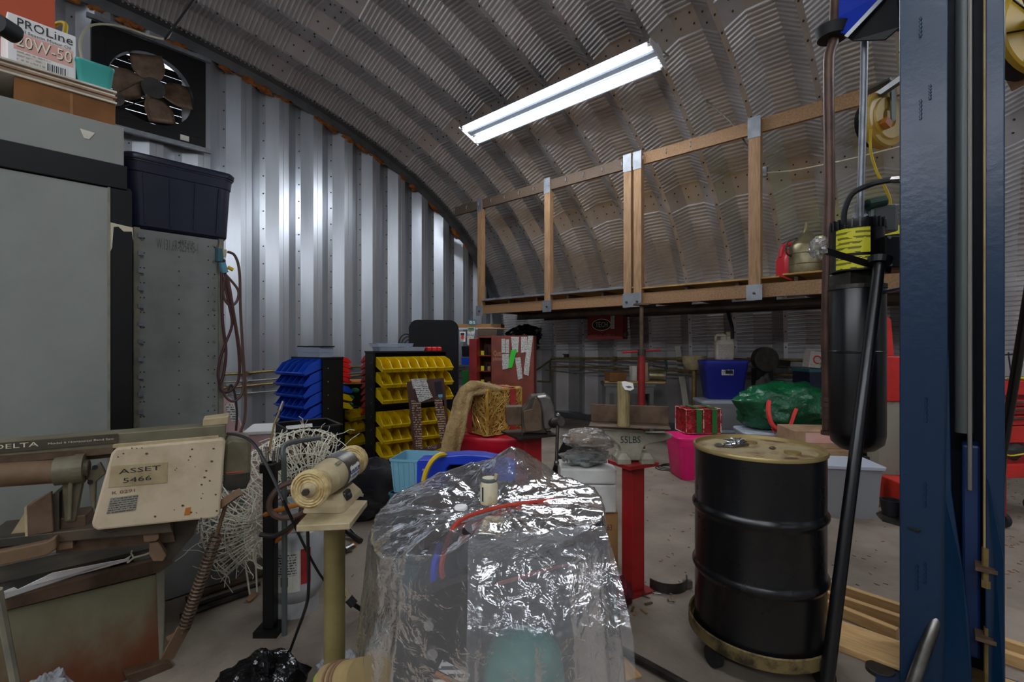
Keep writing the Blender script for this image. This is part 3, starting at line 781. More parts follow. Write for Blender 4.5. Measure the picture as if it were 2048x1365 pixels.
# ------------------------------------------------------------------ exhaust fan
fan = TH('exhaust_fan', 'black square exhaust fan with louvres set in the end wall', 'fan', (1.455, 7.62, 4.80), 0)
hw = .60
for nm, x0, x1_, z0, z1 in (('frame_rail',-hw,hw,.47,hw),('frame_rail',-hw,hw,-hw,-.47),('frame_stile',-hw,-.47,-.47,.47),('frame_stile',.47,hw,-.47,.47)):
    fan.part(nm, 'black_paint', M().b2(x0, x1_, 0, .16, z0, z1), bevel=.004)
fan.part('head_flange', 'zinc', M().b2(-hw-.05, hw+.05, -.05, .0, hw, hw+.05)); fan.part('sill_flange', 'zinc', M().b2(-hw-.05, hw+.05, -.05, .0, -hw-.06, -hw))
vs = []; 
b = M()
n = 40
outer = [(.475*max(-1,min(1,1.42*math.cos(t))), .475*max(-1,min(1,1.42*math.sin(t)))) for t in [2*math.pi*k/n for k in range(n)]]
inner = [(.455*math.cos(t), .455*math.sin(t)) for t in [2*math.pi*k/n for k in range(n)]]
b.add([(x,.0,z) for x, z in outer]+[(x,.0,z) for x, z in inner]+[(x,.1,z) for x, z in inner], [(k,(k+1) % n,n+(k+1) % n,n+k) for k in range(n)]+[(n+k,n+(k+1) % n,2*n+(k+1) % n,2*n+k) for k in range(n)])
fan.part('venturi_ring', 'black_paint', b, solid=.006)
for k in range(9):
    z = -.42+k*.1
    fan.part('louvre', 'black_paint', M().box((0,.22,z),(.98,.006,.088),(R_(24 if k not in (2,5,6) else 34),0,0)))
fan.part('hub', 'machine_grey', M().cyl((0,-.04,0),(0,.05,0),.13,.12,n=24), smooth=True)
fan.part('motor', 'black_plastic', M().cyl((0,.05,0),(0,.2,0),.1,n=20), smooth=True)
for k, a_ in enumerate((100,190,-75,5)):
    ca, sa = math.cos(R_(a_)), math.sin(R_(a_))
    def bl(i, j):
        r = .09+.33*j; wd_ = (.07+.16*math.sin(min(1,j*1.1+.15)*math.pi*.62))*(i-.5)*2*.75; tw_ = (i-.5)*.10
        return (ca*r-sa*wd_, -.0+tw_, sa*r+ca*wd_)
    fan.part('blade', 'steel_brown', M().grid(bl, 7, 7), smooth=True, solid=.005)
fan.part('motor_strut', 'steel_dark', M().bar((-.46,.1,-.25),(.46,.1,.2),.03,.02)); fan.part('drive_motor', 'steel_dark', M().cyl((-.40,-.02,-.30),(-.40,-.2,-.34),.085,n=18), smooth=True)
fan.part('belt', 'cord_black', M().tube([(-.38,-.03,-.22),(-.1,-.03,.06),(.0,-.03,-.13),(-.34,-.03,-.37)], .006, closed=True))
fan.part('maker_label', 'paper', M().b2(.30,.40,-.003,0,-.56,-.49))
# ================================================================== bin racks along the end wall
def bin_mesh(w, l, h, lip=.45, t=.004):
    """open stacking bin: back wall full height, front lowered to a lip; local front = -y"""
    b = M(); x = w/2
    prof = [(0,0),(0,h),( -l*.55,h),(-l*.98,h*lip),(-l*1.05,h*lip),(-l*.97,0)]
    for sx in (-1, 1): b.add([(sx*x,p,q) for p, q in prof]+[(sx*(x-t),p,q) for p, q in prof], [tuple(range(6)), tuple(range(11,5,-1))]+[(k,(k+1) % 6,6+(k+1) % 6,6+k) for k in range(6)])
    b.b2(-x, x, -l*.97, 0, 0, t); b.b2(-x, x, -t, 0, 0, h)
    b.add([(-x,-l*.97,0),(x,-l*.97,0),(x,-l*1.05,h*lip),(-x,-l*1.05,h*lip),(-x,-l*.95,0),(x,-l*.95,0),(x,-l*1.03,h*lip),(-x,-l*1.03,h*lip)], [(0,1,2,3),(7,6,5,4),(3,2,6,7),(0,3,7,4),(1,5,6,2)])
    b.b2(-x, x, -l*1.07, -l*1.02, h*lip-.008, h*lip+.004)
    return b
def rack(label, loc, rz, w, h, d, rows, back_rows, cell, name='bin_rack'):
    """double-sided black rack; returns the thing"""
    t = TH(name, label, 'rack', loc, rz)
    for sx in (-1, 1):
        p_ = t.part('side_panel', 'black_paint', M().b2(sx*w/2-.012, sx*w/2+.012, -d/2, d/2, 0, h), bevel=.003)
        for z in [h*.12*k+.1 for k in range(1, 8)]:
            t.part('rivet', 'zinc', M().cyl((sx*(w/2+.012),-d*.25,z),(sx*(w/2+.016),-d*.25,z),.009,n=6), p_)
    t.part('base', 'black_paint', M().b2(-w/2-.01, w/2+.01, -d/2-.04, d/2+.04, 0, .06), bevel=.005)
    t.part('back_web', 'black_paint', M().b2(-w/2, w/2, -.012, .012, .06, h))
    t.part('top_board', 'black_paint', M().b2(-w/2-.02, w/2+.02, -d/2, d/2, h, h+.018))
    for z in rows: t.part('front_rail', 'black_paint', M().bar((-w/2, -d/2+.02, z-.012), (w/2, -d/2+.02, z-.012), .03, .02))
    for z in back_rows: t.part('rear_rail', 'black_paint', M().bar((-w/2, d/2-.02, z-.012), (w/2, d/2-.02, z-.012), .03, .02))
    return t
def put_bins(t, me_obj, n, w, z, label, group, side=-1, tilt=16, skip=(), y=.02):
    """a row of bins hooked on one side of a rack; each bin is a thing of its own"""
    out = []
    for k in range(n):
        if k in skip: continue
        o = me_obj.copy(); COL.objects.link(o)
        x = (-w/2 + w*(k+.5)/n)
        lab = label % ORD[n-1-k] if '%s' in label else label
        T = t.m @ Matrix.Translation((x, side*y, z)) @ Matrix.Rotation(0 if side < 0 else math.pi, 4, 'Z') @ Matrix.Rotation(R_(tilt), 4, 'X')
        o.matrix_world = T; tag(o, lab, 'bin', group); out.append(o)
    return out
D0 = 6.3
# --- rack with the yellow bins
yp = at(815, 688, D0); yp.z = 0
YH = CAM_H - (705-HZ)/F_PX*D0
yr = rack('black two-sided bin rack full of yellow bins with trays on top', yp, GAM+R_(36), 1.0, YH, .30, [], [], .11)
ybm = bin_mesh(.116, .27, .115).build('yellow_bin', 'yellow_bin')
zs_rows = [CAM_H-(v-HZ)/F_PX*(D0-.35)+.035 for v in (738, 768, 799, 847, 877, 907)]
nm = ['top row', 'second row', 'third row', 'fourth row', 'fifth row', 'bottom row']
for z, q in zip(zs_rows, nm): put_bins(yr, ybm, 8, .95, z, 'yellow bin, %%s from the folding table end, %s of the big rack' % q, 'yellow bins on the big rack', y=.10)
rbm = bin_mesh(.108, .13, .052).build('red_bin', 'red_bin')
rb2 = bin_mesh(.112, .28, .062).build('red_bin', 'red_bin')
for k in range(9):
    z = CAM_H-(716+k*13.2-HZ)/F_PX*(D0)
    put_bins(yr, rb2, 8, .95, z, 'red plastic bin on the back of the yellow rack, tier %s' % ('one','two','three','four','five','six','seven','eight','nine')[k], 'red bins behind the yellow ones', side=1, skip=(3,4,5,6,7), y=.16)
for k, (x, y, w_, d_, hh, m, lab) in enumerate(((-.12,0,.62,.30,.05,'clear_tray','wide clear plastic tray on top of the yellow rack'),(-.22,.0,.5,.28,.045,'clear_tray','upper clear plastic tray stacked on the yellow rack'))):
    o = TH('parts_tray', lab, 'tray', yr.m @ Vector((x,y,YH+.019+k*.055)), GAM+R_(34+4*k))
    o.part('tray_shell', m, M().loft([(w_*.95,d_*.95,.02,0),(w_,d_,.02,hh*.9),(w_*1.03,d_*1.03,.02,hh)]))
for k in range(3):
    o = TH('red_clip', 'small red organiser lid end on top of the yellow rack', 'lid', yr.m @ Vector((.27+k*.075,-.03,YH+.019)), GAM+R_(36), 'red lids on the rack')
    o.part('clip_body', 'red_bin', M().loft([(.07,.14,.015,0),(.07,.14,.015,.04),(.05,.12,.015,.05)]))
# --- rack with the blue bins
bp_ = at(634, 688, 5.9); bp_.z = 0
BH = CAM_H - (717-HZ)/F_PX*5.9
br = rack('black two-sided bin rack with tilted blue bins beside the end wall', bp_, GAM-R_(34), .62, BH, .28, [], [], .12)
bbm = bin_mesh(.114, .27, .11, .4).build('blue_bin', 'blue_bin')
for k, v in enumerate((738, 760, 781, 802, 825, 846)):
    z = CAM_H-(v-HZ)/F_PX*5.75+.02
    put_bins(br, bbm, 5, .585, z, 'blue bin, %%s from the black side panel, tier %s of its rack' % ('one','two','three','four','five','six')[k], 'blue bins on the rack', y=.10, tilt=20)
for k in range(5):
    z = CAM_H-(721+k*9.6-HZ)/F_PX*6.1
    put_bins(br, rbm, 5, .58, z, 'red plastic bin on the far side of the blue rack, tier %s' % ('one','two','three','four','five')[k], 'red bins behind the blue ones', side=1, skip=(0,1), y=.15)
lowb = bin_mesh(.108, .15, .07).build('blue_bin', 'blue_bin'); lowy = bin_mesh(.108, .15, .07).build('yellow_bin', 'yellow_bin')
for k, (v, m) in enumerate(((774,'blue_bin'),(790,'yellow_bin'),(806,'yellow_bin'))):
    z = CAM_H-(v+5-HZ)/F_PX*6.1
    src = lowb if m == 'blue_bin' else lowy
    put_bins(br, src, 5, .58, z, ('small blue bin on the back of the blue rack above yellow ones','yellow bin low on the back of the blue rack','lowest yellow bin on the back of the blue rack')[k], 'low bins behind the blue ones', side=1, skip=(0,1,2), y=.15)
o = TH('parts_tray', 'pair of clear organiser boxes stacked on the blue rack', 'tray', br.m @ Vector((.03,-.05,BH+.019)), GAM-R_(34))
o.part('lower_box', 'clear_tray', M().loft([(.46,.19,.02,0),(.46,.19,.02,.055)])); o.part('upper_box', 'clear_tray', M().loft([(.47,.20,.02,.058),(.47,.20,.02,.115)])); o.part('cover_board', 'black_plastic', M().box((.02,0,.125),(.46,.2,.016)))
rbm_y = bin_mesh(.13, .15, .12).build('yellow_bin', 'yellow_bin')
# --- small low rack between them
sp = at(693, 688, 6.5); sp.z = 0
SH_ = CAM_H-(818-HZ)/F_PX*6.5
sr = rack('low black rack with yellow bins standing between the two big racks', sp, GAM+R_(66), .30, SH_, .2, [], [], .11)
for k, v in enumerate((833, 858, 884)):
    z = CAM_H-(v-HZ)/F_PX*6.5
    put_bins(sr, rbm_y, 2, .28, z, 'yellow bin on the near side of the low rack, %s tier' % ('upper','middle','lower')[k], 'yellow bins on the low rack', y=.06)
    put_bins(sr, rbm_y, 2, .28, z, 'yellow bin on the far side of the low rack, %s tier' % ('upper','middle','lower')[k], 'yellow bins on the low rack, far side', side=1, y=.06)
for o in (ybm, rbm, rb2, bbm, rbm_y, lowb, lowy): bpy.data.objects.remove(o)
# dark drum-like bucket with floral print between the racks
g = TH('printed_bucket', 'dark bucket printed with purple and green leaves behind the red bins', 'bucket', Vector((*at(712, 688, 6.9)[:2], 0)), GAM)
zq = CAM_H-(762-HZ)/F_PX*6.9
g.part('bucket_body', 'black_plastic', M().lathe([(0,.0),(.16,0),(.19,zq-.1),(.2,zq)], 24), smooth=True)
g.part('rim_band', 'hose_orange', M().lathe([(.2,zq-.03),(.215,zq-.03),(.215,zq),(.19,zq+.01),(0,zq+.01)], 24))
for k in range(5): g.part('printed_leaf', 'ribbon_green', M().blob((.05*math.cos(k*2)+.0,-.19,zq-.12-.1*k),(.06,.012,.035),n=10,m=6))
# --- brown sheet-metal display frame in front of the yellow rack
df = TH('display_frame', 'brown metal display stand with printed text leaning on the yellow rack', 'display stand', Vector((*at(858, 688, D0-.62)[:2], 0)), GAM+R_(12))
def dpt(u, v, y=0): return df.L(u, v, y)
df.poly('left_leg', 'brown_display', [(813,764),(824,764),(847,936),(831,942)], 0, .03, bevel=.003)
df.poly('left_board', 'print_brown', [(822,800),(842,806),(845,900),(833,906)], -.004, 0)
df.poly('right_board', 'print_brown', [(868,800),(884,797),(896,880),(882,888)], -.004, .02)
df.poly('right_leg', 'brown_display', [(884,757),(888,757),(906,930),(899,934)], 0, .03)
df.poly('top_panel', 'brown_display', [(813,764),(888,756),(889,800),(818,810)], .004, .02)
df.poly('bottom_bar', 'brown_display', [(836,900),(897,884),(898,892),(838,912)], -.01, .03, bevel=.003)
df.poly('printed_card', 'print', [(822,759),(852,757),(857,774),(826,778)], -.012, -.006)
df.poly('folded_card', 'print_small', [(829,776),(855,772),(866,795),(838,806)], -.02, -.012)
df.poly('photo_card', 'glass_dark', [(868,765),(882,763),(886,790),(872,793)], -.004, .002); df.poly('blue_logo', 'ltblue_plastic', [(876,790),(885,789),(885,795),(877,796)], -.006, -.003)
df.text('COLIS', 'print_small', 856, 892, 873, 898, -.014)
# --- black folding table on its end
ft = TH('folding_table', 'black folding table stood on end behind the yellow rack', 'table', Vector((*at(868, 688, 6.95)[:2], 0)), GAM+R_(14))
zt2 = CAM_H+(HZ-640)/F_PX*6.95
wv = .70
ft.part('tabletop', 'black_plastic', M().loft([(wv,zt2,.12,0),(wv,zt2,.12,.02)], T=Matrix.Translation((0,.03,zt2/2)) @ Matrix.Rotation(math.pi/2,4,'X') , n=7), smooth=False, bevel=.004)
ft.part('edge_band', 'rubber', M().loft([(wv+.02,zt2+.0,.13,.0),(wv+.02,zt2+.0,.13,.05)], T=Matrix.Translation((.005,.09,zt2/2)) @ Matrix.Rotation(math.pi/2,4,'X'), n=7), bevel=.004)
for sx in (-1, 1): ft.part('leg', 'steel_dark', M().tube([(sx*.28,.10,.25),(sx*.28,.11,1.0),(sx*.28,.10,1.1)], .014))
# coil of dark cable on the wall
g = TH('cable_coil', 'coil of dark cable hung on the end wall beside the folding table', 'cable', at(812, 692, dY(812, 7.52)), GAM)
for k in range(5): g.part('loop', 'hose_dark', M().tube([(.14*math.cos(t)*(1-.06*k)+.03*k, .02*k, .22*math.sin(t)*(1-.05*k)-.04*k) for t in [2*math.pi*j/18 for j in range(18)]], .012, closed=True), smooth=True)

# ================================================================== back corner shelf and red cabinet
bs = TH('shelf_unit', 'cluttered shelf unit with a corrugated board top behind the red cabinet', 'shelf', Vector((*at(950, 688, 8.6)[:2], 0)), GAM-R_(6))
za = bs.L(950, 656)[1]; x0 = bs.L(893, 656)[0]; x1_ = bs.L(1002, 656)[0]
bs.part('top_board', 'cardboard', M().b2(x0, x1_, 0, .5, za, za+.07)); bs.part('top_edge', 'white_lid', M().b2(x0, x1_, -.02, 0, za-.03, za+.0))
for xx in (x0+.05, x1_-.55): bs.part('upright', 'steel_dark', M().b2(xx, xx+.04, .1, .14, 0, za))
for k in range(4): bs.part('shelf_board', 'grey_paint2', M().b2(x0+.05, x1_-.3, .05, .5, .3+k*.4, .33+k*.4))
zz = [.33+k*.4 for k in range(4)]
for k, (u, v0, v1, wpx, m, nm_, lab) in enumerate((
    (925,664,684,12,'paper_white','small_box','white instrument box with red dial on the corner shelf'),
    (942,655,671,16,'print_small','charger','grey charger with printed face on the corner shelf'),
    (941,672,691,15,'print','small_box','printed white box below the charger on the corner shelf'),
    (933,693,714,20,'black_plastic','black_bin','black open bin on the corner shelf'),
    (935,716,730,26,'blue_bin','blue_tub','blue tub on the corner shelf beside the red cabinet'),
    (936,742,775,26,'ribbon_green','green_tub','green tub low on the corner shelf'),
    (975,660,672,40,'wood_grey','stick_bundle','bundle of sticks lying on the corner shelf above the cabinet'))):
    D_ = 8.3
    g = TH(nm_, lab, 'box', at(u, v1, D_), GAM)
    w_ = wpx/F_PX*D_; h_ = (v1-v0)/F_PX*D_
    body = g.part('body', m, M().loft([(w_*.92,.16,.01,0),(w_,.18,.01,h_)], c=(0,.1,0)), bevel=.004)
    if k == 0: g.part('dial', 'red_bin', M().cyl((0,.0,h_*.45),(0,-.02,h_*.45),.03,n=12)); g.part('display', 'ink', M().b2(-w_*.3,w_*.3,.0,.01,h_*.65,h_*.9))
    if k == 1: g.part('label', 'ribbon_green', M().b2(-w_*.35,w_*.35,.0,.01,h_*.7,h_*.95))
    if k == 6:
        for j in range(6): g.part('stick', 'pvc_white' if j % 2 else 'cardboard', M().cyl((-w_*.5,.05+.03*j,h_+.02),( -w_*.5+.5,.05+.03*j,h_+.02),.012,n=6))
g = TH('sign_label', 'small green label plate on the front edge of the shelf top', 'label', at(945, 645, 8.45), GAM)
g.part('plate', 'teal_dark', M().b2(-.075,.075,-.01,0,-.05,.04)); text_mesh('BS', 'paper_white', g.o, -.05, .05, -.025, .02, -.013)
# black tarp and clutter under the loft end
g = TH('black_tarp', 'bundled black tarp stuffed under the end of the loft', 'tarp', at(1046, 672, 8.9), GAM)
g.part('folds', 'black_bag', M().blob((.03,.2,.0),(.32,.22,.20),amp=.45,freq=2,seed=4,n=28,m=18), smooth=True); g.part('folds', 'black_fabric', M().blob((.04,.1,-.2),(.25,.18,.13),amp=.4,freq=2,seed=9), smooth=True)
q_ = at(1046, 672, 8.9); g = TH('dark_cabinet', 'dark steel cabinet under the black tarp behind the red cabinet', 'cabinet', Vector((q_.x, q_.y, 0)), GAM)
g.part('cabinet_body', 'black_paint', M().b2(-.17,.22,0,.4,0,1.28), bevel=.006); g.part('door', 'black_paint', M().b2(-.15,.20,-.015,0,.06,1.24), bevel=.003)

rc = TH('red_cabinet', 'red-brown metal cabinet with open door and taped label strips', 'cabinet', Vector((*at(1010, 688, 7.6)[:2], 0)), GAM-R_(8))
x0 = rc.L(955, 690)[0]; xm = rc.L(983, 690)[0]; x1_ = rc.L(1068, 690)[0]; zt3 = rc.L(1010, 672)[1]
rc.part('door', 'cabinet_red', M().b2(xm, x1_, -.02, .02, .02, zt3), bevel=.004)
rc.part('back_panel', 'cabinet_red', M().b2(x0, x1_, .42, .44, .05, zt3-.03))
rc.part('roof_panel', 'cabinet_red', M().b2(x0-.02, x1_, .02, .44, zt3-.03, zt3)); rc.part('floor_panel', 'cabinet_red', M().b2(x0, x1_, .02, .44, .0, .1))
rc.part('side_panel', 'cabinet_red', M().b2(x1_-.02, x1_, .02, .44, .1, zt3-.03)); rc.part('side_panel', 'cabinet_red', M().b2(x0, x0+.02, .02, .44, .1, zt3-.03))
for k in range(5): rc.part('shelf', 'red_steel', M().b2(x0+.02, xm, .05, .42, .3+k*.25, .315+k*.25))
dr = rc.part('open_door', 'red_steel', M().b2(rc.L(940,690,-.1)[0], rc.L(955,690,-.1)[0], -.16, .0, .08, rc.L(947,678,-.1)[1]), bevel=.004)
rr = random.Random(5)
for k in range(14):
    i = k % 4; z = .315+(k//4+1)*.25
    w_ = rr.uniform(.05,.08); h_ = rr.uniform(.06,.13)
    g = TH('spray_can' if k % 2 else 'parts_box', '%s on shelf %s of the open red cabinet' % ((['small yellow box','dark bottle','pale carton','tin can'])[i], ('one','two','three','four')[k//4]), 'can' if k % 2 else 'box', rc.m @ Vector((x0+.06+i*.055, .12+.05*(k % 2), z)), GAM-R_(8))
    m = ('label_yellow','glass_dark','cardboard_pale','can_metal')[i]
    if k % 2: g.part('body', m, M().lathe([(0,0),(.025,0),(.025,h_*.8),(.012,h_),(0,h_)], 10))
    else: g.part('body', m, M().box((0,0,h_/2),(.05,.06,h_)), bevel=.003)
strips = [((1003,678),(1010,678),(1010,706),(1003,706)),((1011,679),(1018,679),(1018,707),(1011,707)),((1022,674),(1038,674),(1036,705),(1025,708)),((1042,674),(1054,674),(1053,705),(1042,706)),((1056,672),(1066,672),(1057,752),(1047,749)),((1030,716),(1041,715),(1045,757),(1036,760)),((1004,709),(1018,708),(1018,737),(1005,740))]
for k, q in enumerate(strips): rc.poly('label_strip', 'print', q, -.026-.001*k, -.021)
rc.poly('green_strip', 'green_paper', [(1022,701),(1034,699),(1024,736),(1016,737)], -.036, -.03)
rc.text('Cuts', 'cardboard_pale', 987, 702, 1003, 712, -.022); rc.text('plates', 'cardboard_pale', 986, 714, 1004, 724, -.022)

# ================================================================== under the loft: bench, jack stand, totes
tech = TH('wall_sign', 'red parts case with oval TECH emblem mounted under the loft', 'sign', at(1213, 655, dX(1213, 7.55)), -math.pi/2+R_(10))
tech.px('case', 'red_steel', 1175, 631, 1246, 679, 0, .25, bevel=.01)
ox, oz = tech.L(1203, 650, -.005); w_ = abs(tech.L(1222,650)[0]-tech.L(1185,650)[0])/2
def ellp(a, b, n=28): return [(ox+a*math.cos(2*math.pi*k/n), oz+b*math.sin(2*math.pi*k/n)) for k in range(n)]
em = tech.part('emblem_border', 'cream_ink', M().prism(ellp(w_*1.03, w_*.60), -.006, 0)); tech.part('emblem_field', 'ink', M().prism(ellp(w_*.97, w_*.54), -.010, -.005))
tech.text('TECH', 'saw_cream', 1191, 644, 1215, 655, -.014)
tech.text('THE PERMACEL   TEE TIRES, LTD', 'cardboard_pale', 1180, 669, 1230, 673, -.003)
tech.px('barcode_strip', 'print', 1221, 628, 1229, 658, -.004, 0)
tech.part('knob', 'steel', tech.wm().cyl(at(1250,668,dX(1250,7.6)), at(1254,668,dX(1254,7.6)), .05, n=12))

wb = TH('workbench', 'small grey steel workbench with clutter against the arched wall', 'workbench', Vector((*at(1268, 688, 7.6)[:2], 0)), -math.pi/2+R_(38))
x0 = wb.L(1208, 770)[0]; x1_ = wb.L(1312, 770)[0]; zt4 = wb.L(1262, 768)[1]; dpt_ = .55
wb.part('worktop', 'bench_grey', M().b2(x0, x1_, 0, dpt_, zt4-.05, zt4), bevel=.006)
wb.part('apron', 'bench_grey', M().b2(x0+.03, x1_-.03, .02, .05, zt4-.16, zt4-.05))
for xx in (x0+.03, x1_-.09):
    for yy in (.03, dpt_-.08): wb.part('leg', 'bench_grey', M().b2(xx, xx+.06, yy, yy+.05, 0, zt4-.05))
wb.part('lower_shelf', 'bench_grey', M().b2(x0+.03, x1_-.03, .03, dpt_-.03, .28, .36))
wb.part('side_panel', 'bench_grey', M().b2(x1_-.05, x1_-.03, .05, dpt_-.05, .1, zt4-.05))
def on_bench(u, D_=7.75): p = at(u, 768, D_); p.z = zt4; return p
g = TH('plank', 'yellowed plank laid across the grey workbench', 'plank', on_bench(1268), GAM-R_(6))
g.part('board', 'wood_pale', M().box((0,0,.018),(.95,.22,.03)), bevel=.003)
for u, w_, d_, h_, m, nm_, lab, rz_ in ((1231,.28,.22,.14,'cardboard_dark','wooden_box','brown wooden box on the bench plank',10),(1266,.075,.12,.24,'paper','carton','pale carton standing on the bench plank',12),(1285,.13,.16,.3,'cardboard_pale','paper_sack','tan paper sack behind the red jack post',0)):
    g = TH(nm_, lab, 'box', on_bench(u)+Vector((0,0,.034)), GAM+R_(rz_)); g.part('body', m, M().box((0,0,h_/2),(w_,d_,h_)), bevel=.004)
g = TH('grinder_wheel_guard', 'dusty olive power tool body lying on the bench plank', 'tool', on_bench(1312)+Vector((0,0,.12)), GAM-R_(10))
g.part('housing', 'can_metal', M().cyl((-.10,0,.0),(.12,-.04,.0),.08,.085,n=18), smooth=True); g.part('end_plate', 'saw_olive', M().cyl((.12,-.04,0),(.15,-.045,0),.09,n=18)); g.part('cord_stub', 'green_dark', M().tube([(.13,.05,.05),(.17,.05,.14),(.15,.05,.25)], .02, smooth=3)); g.part('stand', 'saw_dark', M().b2(-.08,.05,-.05,.05,-.084,-.06))
g = TH('blue_ring', 'pale blue ring on the lower shelf of the workbench', 'ring', Vector((*at(1299,806,7.75)[:2], .397)), GAM)
g.part('ring_body', 'aqua', M().tube([(.10*math.cos(t),.09*math.sin(t),.0) for t in [2*math.pi*k/20 for k in range(20)]], .035, n=8, closed=True), smooth=True)
for k, (u, m) in enumerate(((1224,'black_fabric'),(1249,'navy'),(1272,'red_steel'))):
    g = TH('rag', ('crumpled black rag','crumpled navy rag','crumpled red rag')[k]+' on the lower bench shelf', 'rag', Vector((*at(u,806,7.8)[:2], .36)), GAM)
    g.part('cloth', m, M().blob((0,0,.07),(.07,.08,.075),amp=.3,seed=k,flat=-.07), smooth=True)
# red screw-jack post with T handle
jp = Vector((*at(1283, 688, 6.1)[:2], 0))
j = TH('jack_post', 'red steel screw jack post with crossbar under the loft beam', 'jack post', jp, GAM-R_(4))
zc = CAM_H-(710-HZ)/F_PX*6.1
j.part('lower_tube', 'red_steel', M().cyl((0,0,.02),(0,0,zc),.045,n=16), smooth=True); j.part('base_plate', 'red_steel', M().b2(-.1,.1,-.1,.1,0,.02))
j.part('screw', 'steel_brown', M().cyl((0,0,zc),(0,0,zb0-.03),.026,n=12), smooth=True); j.part('crossbar', 'red_paint', M().cyl((-.24,-.02,zc+.03),(.24,.02,zc+.06),.013,n=8)); j.part('collar', 'steel_dark', M().cyl((0,0,zc-.01),(0,0,zc+.07),.05,n=10)); j.part('head_plate', 'steel_brown', M().b2(-.09,.09,-.09,.09,zb0-.03,zb0-.01))
# oil drain bowl on a pole
g = TH('oil_drain_stand', 'oil drain stand with a stained bowl on a brass-coloured pole', 'drain stand', Vector((*at(1388, 688, 7.35)[:2], 0)), GAM)
zq = CAM_H-(712-HZ)/F_PX*7.35; wq = 48/F_PX*7.35/2
g.part('bowl', 'cast_beige', M().lathe([(.03,zq-.22),(wq*.55,zq-.21),(wq*.9,zq-.12),(wq,zq),(wq*.96,zq),(wq*.86,zq-.11),(wq*.5,zq-.19),(0,zq-.2)], 24), smooth=True)
g.part('pole', 'pipe_brass', M().cyl((0,0,.05),(0,0,zq-.2),.035,n=12)); g.part('base', 'steel_dark', M().lathe([(0,0),(.14,0),(.14,.03),(.05,.06),(0,.06)], 20))
# pale strips leaning on the wall
for k in range(2):
    g = TH('trim_strip', 'pale wooden strip leaning against the arched wall beside the bench', 'strip', Vector((*at(1378+k*5, 688, 7.6)[:2], 0)), 0, 'pale strips leaning together')
    a_ = at(1352+k*5, 693, 8.3); c_ = at(1378+k*6, 830, 7.7); c_.z = .0
    g.part('lath', 'pvc_white', g.wm().bar(c_, a_, .05, .02))
# totes under the loft
gt = Vector((*at(1445, 688, 6.9)[:2], 0))
tote('storage_tote', 'grey tote underneath another grey tote beside the drain stand', 'tote', gt, GAM-R_(6), .66, .46, .27, 'grey_tote', 'white_lid', lidh=.03, rib=False)
h1 = .305
tote('storage_tote', 'grey tote with pale lid carrying the blue tote', 'tote', gt+Vector((0,0,h1)), GAM-R_(4), .70, .48, .37, 'grey_tote', 'white_lid', lidh=.04, rib=False)
h2 = h1+.415
t = tote('storage_tote', 'blue tote with white label stacked on the grey tote', 'tote', gt+Vector((0,-.0,h2)), GAM-R_(8), .60, .42, .52, 'blue_tote', 'bluebin_lid', taper=.80, lidh=.03, rib=False)
t.part('label', 'print_small', M().b2(-.07,.09,-.208,-.204,.34,.42)); t.part('label_art', 'navy', M().b2(-.02,.08,-.211,-.208,.36,.41))
jg = TH('plastic_jug', 'off-white plastic jug with handle on the blue tote lid', 'jug', gt+Vector((.12,.02,h2+.552)), GAM-R_(8))
jw = .26
jg.part('jug_body', 'jug_white', M().loft([(jw*.9,.14,.03,0),(jw,.16,.03,.03),(jw,.16,.03,.24),(jw*.9,.14,.04,.28)]), smooth=True)
jg.part('handle', 'jug_white', M().tube([(-.11,0,.26),(-.11,0,.34),(-.06,0,.355),(.0,0,.35),(.02,0,.28)], .022, smooth=4), smooth=True)
jg.part('neck', 'jug_white', M().lathe([(.05,.27),(.05,.33),(.035,.34),(.035,.36)], 14)); jg.part('cap', 'cast_beige', M().cyl((.07,0,.33),(.07,0,.40),.04,n=14)); jg.part('shoulder', 'jug_white', M().loft([(.12,.13,.04,.27),(.10,.11,.04,.33)], c=(.07,0,0)))
jg.part('label', 'print_jug', M().b2(-.1,.1,-.083,-.08,.05,.22))
# hanging black cord from the loft
g = TH('hanging_hose', 'short black hose hanging under the loft behind the jug', 'hose', at(1462,630,6.9), 0)
g.part('hose_run', 'rubber', g.wm().tube([at(1455,620,6.9), at(1460,640,6.9), at(1464,655,6.9), at(1465,678,6.9)], .025, smooth=4), smooth=True)
# dark wheel & clutter right of the blue tote
g = TH('buffer_machine', 'dark round buffer machine behind the blue tote', 'machine', Vector((*at(1534, 688, 6.72)[:2], 0)), GAM)
g.part('disc', 'steel_dark', M().cyl((0,0,1.28),(0,.12,1.28),.17,n=24), smooth=True); g.part('post', 'black_paint', M().b2(-.12,.12,.05,.2,0,1.15)); g.part('side_arm', 'black_paint', M().bar((0,.06,1.25),(.34,.06,1.22),.08,.08)); g.part('cable_mass', 'hose_dark', M().blob((-.03,.0,.55),(.2,.1,.5),amp=.2,seed=3), smooth=True)
g.part('yellow_tag', 'label_yellow', M().prism([(-.16,.82),(-.09,.82),(-.11,.90)], -.10, -.09))

